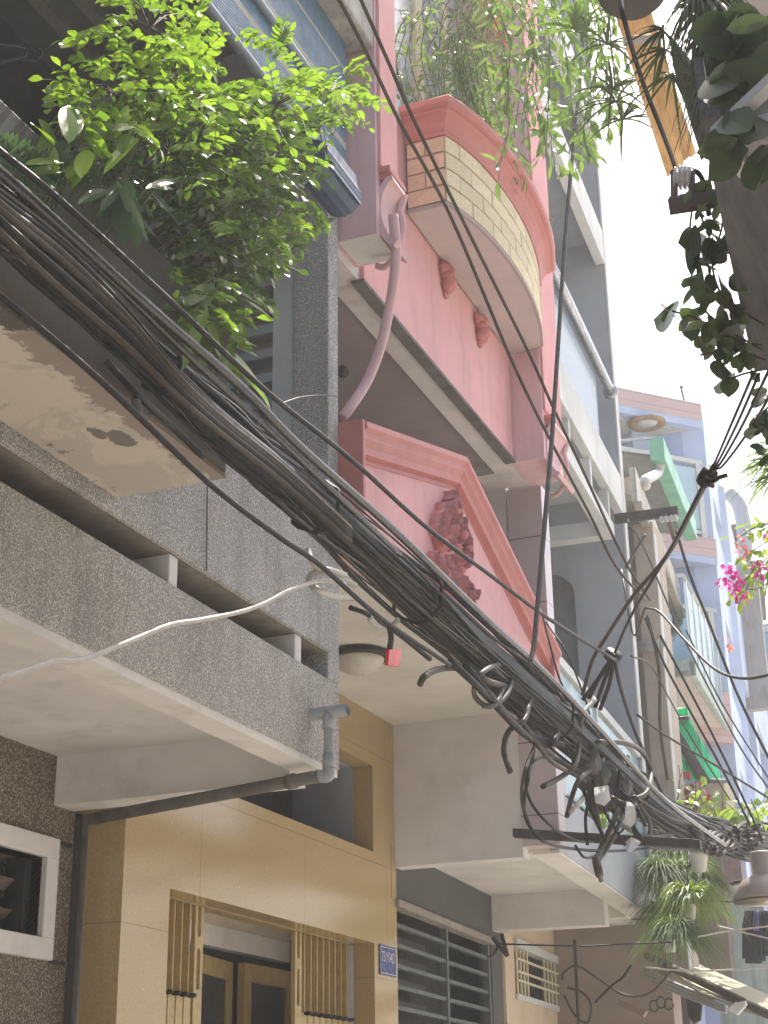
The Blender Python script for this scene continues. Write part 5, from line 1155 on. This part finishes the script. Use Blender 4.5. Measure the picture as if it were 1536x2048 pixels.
# ================================================================ plants
LG = leafm('bright_leaf', (.28, .38, .07), (.12, .21, .045), .48); LD = leafm('shaded_leaf', (.10, .15, .045), (.05, .095, .035), .3)
LB = leafm('grey_green_leaf', (.09, .15, .09), (.06, .11, .07), .25); LV = leafm('vine_leaf', (.20, .28, .11), (.12, .19, .08), .4)
LS = leafm('spider_leaf', (.15, .21, .08), (.09, .14, .045), .3, rough=.7); LK = leafm('dark_leaf', (.055, .08, .035), (.03, .045, .03), .2, rough=.6); LY = leafm('yellow_green_leaf', (.32, .38, .11), (.2, .28, .08), .4)
STM = flat('brown_stem', (.08, .055, .035), .8); STG = flat('green_stem', (.10, .14, .05), .7)
rv = lambda s=1: Vector((random.gauss(0, s), random.gauss(0, s), random.gauss(0, s)))
def leaf(mb, p, d, nrm, L, W, bend=.25, fold=.25, seg=3):
    d = d.normalized(); s = d.cross(nrm)
    if s.length < 1e-4: s = d.orthogonal()
    s.normalize(); n_ = s.cross(d); vs = []
    for i in range(seg+1):
        t = i/seg; c = p+d*(L*t)-n_*(bend*L*t*t); w = W*.5*math.sin(math.pi*min(.97, .06+t*.9))**.8
        if i == seg: w = 0
        if i == 0: w = W*.06
        if w == 0: vs.append(c)
        else: vs += [c-s*w+n_*fold*w, c, c+s*w+n_*fold*w]
    fs = []
    for i in range(seg-1): a = i*3; fs += [(a, a+1, a+4, a+3), (a+1, a+2, a+5, a+4)]
    a = (seg-1)*3; fs += [(a, a+1, a+3), (a+1, a+2, a+3)]
    mb.add(vs, fs, False)
def sprig(ml, ms, p, d, L, n, lL, lW, droop=.3):
    d = d.normalized(); pts = []
    side = d.cross(Vector((0, 0, 1))); side = side.normalized() if side.length > .1 else Vector((1, 0, 0))
    for i in range(n+1):
        t = i/n; pts.append(p+d*(L*t)+Vector((0, 0, -droop*L*t*t)))
    ms.tube(pts, .0011, 3, cap=False)
    for i in range(1, n+1):
        tn = (pts[i]-pts[i-1]).normalized(); up = (Vector((0, 0, 1))+rv(.35)).normalized()
        for s_ in ((-1, 1) if i < n else (0,)):
            dd_ = (tn*(.55 if s_ else 1)+side*s_+rv(.15)).normalized()
            leaf(ml, pts[i], dd_, up, lL*random.uniform(.7, 1.15), lW*random.uniform(.8, 1.1), .2, .2)
# leafy shrub over the planter
random.seed(33)
Sh_ = empty('leafy_shrub', (-2.15, 3.5, 3.87), 'big bright green shrub with small leaflets spilling over the concrete planter', 'shrub')
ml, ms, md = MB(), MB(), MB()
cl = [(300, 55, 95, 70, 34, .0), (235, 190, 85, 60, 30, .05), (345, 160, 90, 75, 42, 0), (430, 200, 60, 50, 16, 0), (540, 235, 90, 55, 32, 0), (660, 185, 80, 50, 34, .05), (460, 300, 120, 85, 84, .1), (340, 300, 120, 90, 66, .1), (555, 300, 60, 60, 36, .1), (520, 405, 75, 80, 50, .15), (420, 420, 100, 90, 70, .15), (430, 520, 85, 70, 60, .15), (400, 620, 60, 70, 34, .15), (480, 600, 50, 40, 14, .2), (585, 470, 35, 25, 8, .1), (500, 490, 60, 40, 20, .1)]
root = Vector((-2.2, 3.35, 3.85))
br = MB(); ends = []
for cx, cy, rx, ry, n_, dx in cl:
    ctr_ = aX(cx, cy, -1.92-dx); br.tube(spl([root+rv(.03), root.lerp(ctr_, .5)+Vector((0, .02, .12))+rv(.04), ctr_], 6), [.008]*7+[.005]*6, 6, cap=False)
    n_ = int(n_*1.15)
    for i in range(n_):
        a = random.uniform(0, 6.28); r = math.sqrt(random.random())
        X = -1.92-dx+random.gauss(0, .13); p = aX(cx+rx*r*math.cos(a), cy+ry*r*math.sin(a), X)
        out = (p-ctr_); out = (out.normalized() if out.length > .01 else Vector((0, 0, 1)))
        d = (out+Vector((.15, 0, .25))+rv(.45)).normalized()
        sprig(ml if cy < 270 or random.random() < .22 else md, ms, p, d, random.uniform(.08, .15), random.randint(3, 5), random.choice((.034, .040, .048)), .024)  # lower clumps mostly get a darker leaf, shade put into the colour
        if i % 5 == 0: br.tube([ctr_, ctr_.lerp(p, .5)+Vector((0, 0, .02)), p], .0028, 4, cap=False)
for (x, y, x2, y2) in ((700, 190, 770, 190), (690, 150, 730, 110), (240, 60, 160, 50), (200, 190, 110, 195), (250, 20, 215, -10), (470, 60, 560, 100), (560, 110, 580, 60), (640, 170, 690, 240), (520, 470, 560, 500), (620, 400, 640, 450)):
    a_, b_ = aX(x, y, -1.88), aX(x2, y2, -1.84); n_ = 7
    for k in range(2): sprig(ml, ms, a_+rv(.01), (b_-a_)+rv(.01), (b_-a_).length*1.05, n_, .036, .020, .1)
ml.build('leaves', LG, Sh_); md.build('lower_shaded_leaves', LD, Sh_); br.build('branches', STM, Sh_); ms.build('leaf_stalks', STG, Sh_)
# broad leaved plant and ferns at the left of the planter
def jl(L, k=2): return [q for l_ in L for q in ([l_]+[(l_[0]+random.gauss(0, 12), l_[1]+random.gauss(0, 8), l_[2]+random.gauss(0, 18), l_[3]+random.gauss(0, 14), l_[4]*.8) for _ in range(k)])]
def bigplant(name, label, cat, leaves, mat, X, W, bend=.35, stem=STG, group=None, fold=.15):
    r_ = empty(name, aX(*leaves[0][:2], X), label, cat, group); ml = MB(); ms = MB()
    for (x, y, x2, y2, w) in jl(leaves):
        Xo = X+random.uniform(-.06, .06); a_, b_ = aX(x, y, Xo), aX(x2, y2, Xo+random.uniform(0, .06)); d = b_-a_
        vw = (CAM-a_).normalized(); nn = (vw+Vector((0, 0, .8))+rv(.2)).normalized()
        leaf(ml, a_, d, nn, d.length, w, bend*.3, fold, 7)
        ms.tube([a_, a_-d*.12+Vector((-.02, 0, -.03)), a_-d*.25+Vector((-.06, 0, -.10))], .0025, 4, cap=False)
    ml.build('leaves', mat, r_); ms.build('stems', stem, r_); return r_
random.seed(8)
bigplant('broad_leaved_plant', 'plant with long pale green oval leaves at the left end of the shrub', 'plant', [(105, 290, 70, 236, .045), (95, 275, 100, 335, .03), (160, 250, 130, 215, .04), (175, 300, 160, 340, .045), (205, 320, 180, 250, .06), (180, 260, 235, 250, .035), (215, 270, 270, 235, .035), (150, 215, 140, 265, .06), (270, 260, 300, 245, .03), (280, 270, 325, 285, .035), (285, 262, 320, 240, .03), (265, 270, 230, 300, .04), (120, 325, 75, 300, .035), (140, 340, 60, 330, .03)], LG, -1.85, .05)
def frond(ml, ms, pts, nl, lL, lW):
    s = spl(pts, 6); ms.tube(s, .0022, 4, cap=False); m_ = len(s)
    for i in range(2, m_):
        t = i/m_; tn = (s[i]-s[i-1]).normalized(); sd = tn.cross((CAM-s[i]).normalized()).normalized()
        for q in (-1, 1): leaf(ml, s[i], (sd*q+tn*.5+rv(.08)), (CAM-s[i]).normalized()+Vector((0, 0, .5)), lL*(math.sin(math.pi*min(1, .2+t*.75))), lW, .15, .1, 3)
def fern(name, label, fr, mat, X, lL=.05, lW=.012, cat='fern'):
    r_ = empty(name, aX(*fr[0][0], X), label, cat); ml, ms = MB(), MB()
    for f_ in fr: frond(ml, ms, [aX(x, y, X+.02*i) for i, (x, y) in enumerate(f_)], 10, lL, lW)
    ml.build('fronds', mat, r_); ms.build('stems', STG, r_)
fern('fern', 'grey-green fern at the left edge above the heavy cable', [[(60, 400), (20, 330), (-20, 290)], [(80, 400), (50, 320), (0, 275)], [(100, 400), (90, 350), (50, 300)], [(120, 400), (60, 380), (10, 320)], [(130, 390), (110, 330), (130, 290)], [(150, 395), (170, 350), (150, 310)], [(90, 395), (40, 390), (20, 370)]], LB, -1.86, .045, .012)
bigplant('drooping_fern', 'fern with long lobed grey-green leaves drooping over the planter rim', 'fern', [(165, 310, 195, 385, .05), (240, 365, 245, 485, .05), (245, 368, 300, 450, .035), (238, 365, 205, 410, .03), (245, 362, 200, 360, .03), (290, 385, 372, 450, .05), (300, 375, 350, 372, .03), (250, 360, 300, 380, .035), (195, 320, 240, 330, .03), (250, 420, 305, 480, .035), (120, 350, 60, 340, .03), (215, 380, 165, 390, .03), (90, 345, 120, 372, .03)], LB, -1.88, .05)
bigplant('lobed_fern', 'bright green lobed fern hanging below the shrub in front of the vent screen', 'fern', [(400, 610, 350, 650, .05), (405, 612, 448, 700, .055), (400, 620, 375, 700, .045), (410, 605, 470, 640, .04), (440, 640, 500, 668, .05), (445, 660, 520, 690, .045), (455, 700, 558, 808, .06), (440, 690, 470, 760, .05), (390, 600, 340, 610, .04), (450, 570, 570, 612, .045), (430, 560, 540, 600, .04), (420, 570, 380, 600, .04), (460, 690, 525, 705, .04), (400, 640, 420, 720, .04)], LG, -1.93, .05)
# vine and thin bamboo on the bay
random.seed(51)
def vine(name, label, curves, mat, lL, lW, step, cat='plant', group=None, side=1.0, st=.003, lab2=None):
    r_ = empty(name, aY(*curves[0][0]), label, cat, group); ml, ms = MB(), MB()
    for c in curves:
        s = spl([aY(*q) for q in c], 8); ms.tube(s, st, 4, cap=False); acc = 0
        for i in range(1, len(s)):
            tn = (s[i]-s[i-1]); acc += tn.length; tn.normalize()
            while acc > step:
                acc -= step; p = s[i-1].lerp(s[i], random.random())
                dd_ = (tn*.5+rv(.8)*side+Vector((0, 0, -.35))).normalized(); q0 = p+dd_*lL*random.uniform(.1, .9)
                ms.tube([p, q0], .0012, 3, cap=False)
                leaf(ml, q0, (dd_+rv(.3)+Vector((0, 0, -.3))), (Vector((0, 0, 1))+rv(.6)).normalized(), lL*random.uniform(.7, 1.2), lW*random.uniform(.7, 1.2), .3, .25)
    ml.build('leaves', mat, r_); ms.build('stems', STG, r_)
cv = []
for i in range(15):
    x0 = random.uniform(870, 985); yy = 6.5+random.uniform(0, .9); cv.append([(x0, 225+(x0-880)*.6, yy), (x0+random.uniform(-25, 15), 120, yy), (x0+random.uniform(-60, 70), 10, yy-.1), (x0+random.uniform(-90, 120), -60, yy-.2)])
for i in range(8):
    x0 = random.uniform(900, 960); cv.append([(x0, 60+random.uniform(-40, 60), 6.6), (x0+20, 170, 6.6), (x0+50, 240+random.uniform(0, 30), 6.7), (x0+80+i*6, 300+i*8, 6.9)])
vine('slender_bamboo', 'slender bamboo-like plant with fine leaves growing out of the brick bay', cv, LV, .075, .015, .017)
cv = []
for i in range(6): x0 = 800+random.uniform(-10, 60); cv.append([(x0+30, 225, 6.3), (x0, 130+random.uniform(-20, 20), 6.2), (x0-5+random.uniform(-10, 30), 60, 6.1), (x0+random.uniform(-10, 40), 20, 6.1)])
vine('wispy_shrub', 'wispy shrub beside the near pilaster above the brick bay', cv, LV, .065, .015, .024)
cv = []
for i in range(16):
    x0 = 1000+i*16; y1_ = 150+random.uniform(0, 130)+(60 if 3 < i < 12 else 0); yy = 5.6+random.uniform(-.4, .6)
    cv.append([(x0-60, -70, yy), (x0-20, 20, yy), (x0+random.uniform(-10, 20), 90, yy), (x0+random.uniform(-10, 25), y1_*.8, yy), (x0+random.uniform(-10, 15), y1_, yy)])
cv += [[(960, 120, 6), (1040, 110, 5.9), (1120, 130, 5.7), (1180, 210, 5.6), (1235, 235, 5.6)], [(1000, 160, 6), (1060, 200, 5.9), (1080, 260, 5.8), (1075, 300, 5.8)], [(1000, 70, 6), (1010, 180, 5.9), (1020, 240, 5.9), (1000, 330, 5.9)]]
vine('hanging_vine', 'leafy vine hanging from above between the pink house and the sky', cv, LV, .085, .024, .026, st=.002)
def rosette(ml, c, n, L, W, up=.6, droop=.9, spread=1.0, seg=6, bias=Vector((0, 0, 0))):
    for i in range(n):
        a = random.uniform(0, 6.28); e = random.uniform(.1, 1.2); l_ = L*random.uniform(.6, 1.15)
        d = Vector((math.cos(a)*math.cos(e)*spread, math.sin(a)*math.cos(e)*spread, math.sin(e)*up))+bias; d.normalize()
        s = d.cross(Vector((0, 0, 1))); s = s.normalized() if s.length > .05 else Vector((1, 0, 0)); vs = []
        for k in range(seg+1):
            t = k/seg; p = c+d*(l_*t)+Vector((0, 0, -droop*l_*t*t)); w = W*.5*(1-t**2.5)*(.6+.4*min(1, t*5))
            if k == seg: vs.append(p)
            else: vs += [p-s*w+Vector((0, 0, w*.5)), p, p+s*w+Vector((0, 0, w*.5))]
        fs = []
        for k in range(seg-1): q = k*3; fs += [(q, q+1, q+4, q+3), (q+1, q+2, q+5, q+4)]
        q = (seg-1)*3; fs += [(q, q+1, q+3), (q+1, q+2, q+3)]; ml.add(vs, fs, True)
def spider(name, label, cs, n, L, W, mat, cat='plant', group=None, droop=.9, up=.6, pot=None, bias=Vector((0, 0, 0)), sus=None):
    r_ = empty(name, aY(*cs[0]), label, cat, group); ml = MB()
    for c in cs: rosette(ml, aY(*c), n, L, W, up, droop, bias=bias)
    ml.build('leaves', mat, r_)
    if pot: 
        p = aY(*pot[0]); R = pot[1]; MB().lathe([(R*.7, -R*1.5), (R*.95, -R*.1), (R*1.05, 0), (R*1.05, R*.12), (R*.9, R*.12)], p, n=20).build('pot', pot[2], r_)
    if sus:
        for a_, b_ in sus: MB().tube([aY(*a_), aY(*b_)], .003, 4).build('hanging_wire', M['iron'], r_)
    return r_
random.seed(77)
spider('hanging_dracaena', 'hanging plant with long strap leaves in the upper middle, greener of the two', [(1150, 58, 5.2), (1152, 66, 5.2)], 10, .26, .018, LV, droop=.35, sus=[((1165, -60, 5.2), (1150, 58, 5.2))])
spider('purple_spider_plant', 'purplish spider plant dangling against the white sky', [(1245, 240, 5.0), (1232, 205, 5.0), (1225, 180, 5.0), (1215, 90, 5.0)], 13, .22, .012, LK, droop=.6, sus=[((1213, -40, 5.0), (1230, 180, 5.0))])
spider('aloe_leaves', 'long pointed leaves behind the right end of the brick bay', [(1085, 462, 7.9)], 7, .30, .03, LK, droop=.1, up=1.2, bias=Vector((.3, .1, .6)))
MG_ = 'spider plants hanging by the ochre yard wall'
wp_ = flat('white_pot', (.55, .56, .52), .5)
spider('spider_plant', 'spider plant in a white pot nearest the grey house wall, topmost on the left', [(1316, 1735, 10.8), (1320, 1740, 10.8), (1345, 1740, 10.9), (1330, 1760, 10.8)], 120, .36, .010, LS, group=MG_, pot=[(1318, 1760, 10.8), .06, wp_], sus=[((1318, 1640, 10.8), (1318, 1745, 10.8))])
spider('spider_plant', 'sunlit spider plant spreading furthest right in front of the yard wall', [(1375, 1785, 10.5), (1385, 1790, 10.5), (1360, 1795, 10.6), (1395, 1800, 10.5)], 110, .36, .011, LY, group=MG_, pot=[(1375, 1812, 10.5), .06, wp_], sus=[((1375, 1660, 10.5), (1375, 1790, 10.5))])
spider('spider_plant', 'lowest spider plant, hanging just above the canvas awning', [(1350, 1862, 10.2), (1360, 1868, 10.2), (1372, 1872, 10.2), (1345, 1855, 10.2)], 120, .34, .009, LS, group=MG_, pot=[(1338, 1880, 10.2), .05, wp_], sus=[((1350, 1760, 10.2), (1350, 1862, 10.2))])
spider('spider_plant', 'small spider plant in the gap between the topmost and the lowest one', [(1318, 1815, 10.7), (1325, 1825, 10.7), (1345, 1820, 10.7)], 110, .30, .010, LS, group=MG_, sus=[((1318, 1745, 10.8), (1318, 1815, 10.7))])
spider('spider_plant', 'spider plant tucked directly under the cable bundle beside the white hanging pot', [(1355, 1700, 11.2), (1385, 1730, 11.0), (1340, 1705, 11.2), (1405, 1760, 10.9)], 110, .34, .010, LS, group=MG_)
Wp = aY(1396, 1712, 10.4); tag(MB().lathe([(.045, -.10), (.06, -.02), (.068, 0), (.068, .012), (.055, .012)], Wp, n=22).build('white_hanging_pot', wp_, None), 'empty white hanging pot below the cross-arm end', 'pot')
# green growth behind the cables on the beige house
cv = []
for i in range(30):
    x0 = 1300+i*8; yy = 12.2+random.uniform(-.4, .4); cv.append([(x0, 1690, yy), (x0+random.uniform(-15, 15), 1640, yy), (x0+random.uniform(-25, 25), 1590+random.uniform(-25, 20)+(i*.8), yy)])
vine('balcony_creeper', 'yellow-green creeper behind the cables under the green awning', cv, LY, .085, .06, .034, side=1.0)
cv = []
for i in range(12): x0 = 1290+i*6; cv.append([(x0, 1640, 12.0), (x0+random.uniform(-15, 15), 1570, 12), (x0+random.uniform(-20, 20), 1530, 12)])
vine('dry_twigs', 'dry grey twigs sticking up against the beige pillar', cv, flat('dry_leaf', (.22, .19, .14), .9), .03, .012, .09)
RD = leafm('red_leaf', (.30, .03, .04), (.2, .02, .03), .2, tint=(1, 1, 1))
cv = [[(1350+i*9, 1640, 12.4), (1348+i*9, 1590, 12.4), (1350+i*8, 1560, 12.4)] for i in range(7)]
vine('red_plant', 'dark red leafed plant beneath the green awning', cv, RD, .08, .05, .04)
cv = [[(1160+i*14, 1660, 9.6), (1165+i*13, 1620, 9.6), (1150+i*14, 1585, 9.6)] for i in range(9)]
vine('parapet_plant', 'sunlit green plant seen through the balcony glass of the grey house', cv, LY, .08, .06, .04)
# bougainvillea
cv = [[(1600, 1040, 8), (1540, 1080, 8), (1490, 1110, 8), (1470, 1130, 8)], [(1600, 1080, 8), (1530, 1120, 8), (1490, 1160, 8), (1460, 1190, 8)], [(1560, 1100, 8), (1510, 1150, 8), (1480, 1200, 8)], [(1580, 1040, 8), (1520, 1050, 8), (1470, 1080, 8)], [(1580, 1120, 8), (1540, 1140, 8), (1500, 1130, 8)], [(1560, 1150, 8), (1520, 1175, 8), (1490, 1180, 8)], [(1600, 1060, 8), (1545, 1150, 8), (1530, 1180, 8)], [(1620, 1010, 8), (1560, 1040, 8), (1500, 1060, 8)]]
vine('bougainvillea', 'bougainvillea branch with bright pink flowers at the right edge', cv, LY, .055, .035, .02)
bo = [o for o in COL.objects if o.name == 'bougainvillea'][0]; PKm = leafm('magenta_bract', (.80, .07, .42), (.62, .04, .32), .4, tint=(1.1, 1, 1.1)); mb = MB(); OM = leafm('coral_bract', (.75, .22, .22), (.7, .35, .3), .4, tint=(1.1, 1, 1)); mo = MB()

def blooms(L, mat, sd, sz):
    for (x, y, n_) in L:
        mb = MB()
        for k in range(n_): p = aY(x+random.gauss(0, sd), y+random.gauss(0, sd), 7.9); leaf(mb, p, rv(1), rv(1).normalized(), sz, sz*.85, .2, .3)
        mb.build('flower_cluster', mat, bo)
blooms(((1455, 1140, 6), (1465, 1152, 6), (1460, 1165, 7), (1470, 1180, 8), (1478, 1160, 6), (1475, 1200, 7), (1442, 1168, 5), (1520, 1130, 8), (1515, 1145, 6), (1530, 1075, 5), (1483, 1192, 4), (1522, 1155, 5)), PKm, 5, .031)
blooms(((1478, 1085, 8), (1490, 1095, 8), (1462, 1290, 6), (1485, 1110, 6), (1480, 1205, 4)), OM, 6, .028)
# ---- right hand foreground foliage
random.seed(90)
fg = spider('strap_leaf_plant', 'plant with long arching pale strap leaves at the right edge', [(1555, 930, 5.0), (1562, 955, 5.0), (1570, 900, 5.0)], 30, .20, .012, LV, droop=.7, up=.7, bias=Vector((-.5, -.1, 0)))
def leafy(name, label, items, mat, w, Z=None, Y=None, cat='plant', twigs=()):
    r_ = empty(name, aY(items[0][0], items[0][1], Y), label, cat); ml, ms = MB(), MB()
    for (x, y, ang, l_, asp) in items:
        p = aY(x, y, Y+random.uniform(-.1, .1)); q = aY(x+math.cos(math.radians(ang))*l_, y-math.sin(math.radians(ang))*l_, Y+random.uniform(-.1, .1))
        d = q-p; leaf(ml, p, d, ((CAM-p).normalized()+rv(.3)).normalized(), d.length, d.length*asp, .12, .15, 6)
    for tw in twigs: ms.tube(spl([aY(x, y, Y) for x, y in tw], 5), .003, 5)
    ml.build('leaves', mat, r_); ms.build('twigs', STM, r_)
it = []
for tw, n_ in ((((1525, 690), (1450, 680), (1400, 640), (1340, 620)), 16), (((1525, 700), (1440, 650), (1400, 610)), 10), (((1530, 720), (1470, 700), (1420, 690), (1400, 710)), 12), (((1530, 650), (1480, 620), (1460, 600)), 8), (((1520, 740), (1480, 750), (1450, 765)), 7)):
    s = spl([Vector((a, b, 0)) for a, b in tw], 8)
    for k in range(n_): p = s[random.randint(3, len(s)-1)]; it.append((p.x+random.gauss(0, 5), p.y+random.gauss(0, 5), random.choice((150, 200, 240, 260, 300, 120, 80, 220)), random.uniform(26, 42), .45))
leafy('oval_leaved_branch', 'twiggy branch with oval leaves against the white sky below the timber eave', it, leafm('backlit_leaf', (.10, .14, .06), (.06, .08, .05), .3), .1, Y=3.7, twigs=[((1525, 690), (1450, 680), (1400, 640), (1345, 622)), ((1525, 700), (1440, 650), (1400, 610)), ((1530, 720), (1470, 700), (1400, 710)), ((1530, 650), (1480, 620), (1460, 600)), ((1520, 740), (1480, 750), (1450, 765))])
it = []
for (x, y) in ((1400, 400), (1420, 430), (1430, 470), (1395, 470), (1440, 510), (1410, 520), (1425, 545), (1450, 440), (1455, 550), (1400, 555), (1440, 400), (1465, 480)):
    for k in range(3): it.append((x+random.gauss(0, 13), y+random.gauss(0, 13), random.uniform(170, 330), random.uniform(18, 34), random.uniform(.35, .6)))
it += [(1420, 360, 230, 60, .5), (1400, 370, 260, 55, .55), (1405, 545, 200, 45, .25), (1405, 560, 225, 60, .25), (1425, 570, 250, 60, .3), (1390, 450, 265, 90, .22), (1395, 520, 280, 70, .22)]
leafy('climbing_vine', 'dark climbing vine silhouetted against the white sky beside the timber eave', it, leafm('backlit_vine_leaf', (.09, .13, .06), (.05, .08, .05), .35), .1, Y=3.6, twigs=[((1418, 360), (1400, 420), (1420, 480), (1430, 560), (1470, 640)), ((1450, 400), (1440, 470), (1410, 520)), ((1385, 410), (1380, 470), (1395, 540))])
it = [(random.uniform(1470, 1560), random.uniform(20, 300), random.uniform(150, 260), random.uniform(50, 95), random.uniform(.4, .6)) for _ in range(26)]+[(1536, 60, 200, 100, .5), (1540, 40, 190, 90, .45), (1530, 95, 215, 110, .5), (1540, 130, 190, 105, .4), (1530, 150, 170, 80, .45), (1540, 185, 200, 90, .5), (1545, 210, 215, 95, .5), (1520, 30, 170, 70, .5)]
leafy('big_toothed_plant', 'dark plant with big broad leaves in the upper right corner', it, LK, .1, Y=2.6)
spider('shaggy_hanging_plant', 'dark shaggy hanging grass plant below a round pot at the top right', [(1395, 0, 3.3), (1415, 20, 3.3), (1425, 60, 3.3), (1435, 110, 3.3), (1440, 165, 3.2), (1420, -25, 3.3), (1450, 60, 3.2)], 60, .14, .009, LK, droop=1.5, up=.3)
spider('fringed_plant', 'tufts of thin pointed leaves in front of the bamboo blind', [(1330, 100, 3.2), (1345, 150, 3.2), (1325, 60, 3.2)], 15, .13, .008, LK, droop=.5, up=.3, bias=Vector((-.5, 0, -.3)))
pp = aY(1265, -8, 3.3)
tag(MB().lathe([(.02, -.035), (.06, -.03), (.085, -.005), (.095, .03), (.095, .09)], pp, n=24).build('round_hanging_pot', paint('clay_pot', (.13, .12, .11), dirt=.5, sc=3), None), 'dark round-bottomed hanging pot at the top beside the bamboo blind', 'pot')
it = []
for (x, y) in ((1535, 795), (1525, 830), (1530, 860), (1515, 850), (1535, 905)):
    for k in range(5): it.append((x+random.gauss(0, 8), y+random.gauss(0, 8), random.uniform(150, 300), random.uniform(22, 40), .35))
leafy('small_tree_tip', 'tip of a dark leafy branch at the right edge beside the service cables', it, LK, .1, Y=4.2, twigs=[((1560, 800), (1530, 820), (1510, 850))])

# added volume standing in for lens veil; it lifts the shadows
HZ = bpy.data.materials.new('lens_veil_volume'); HZ.use_nodes = True; n = HZ.node_tree; n.nodes.remove(n.nodes['Principled BSDF'])
v = n.nodes.new('ShaderNodeVolumePrincipled'); v.inputs['Color'].default_value = (1, .99, .98, 1); v.inputs['Density'].default_value = .0056; v.inputs['Anisotropy'].default_value = .2
n.links.new(v.outputs[0], n.nodes['Material Output'].inputs['Volume'])
tag(MB().box(-58, 58, -38, 88, -1, 16).build('lens_veil_haze', HZ), kind='stuff')
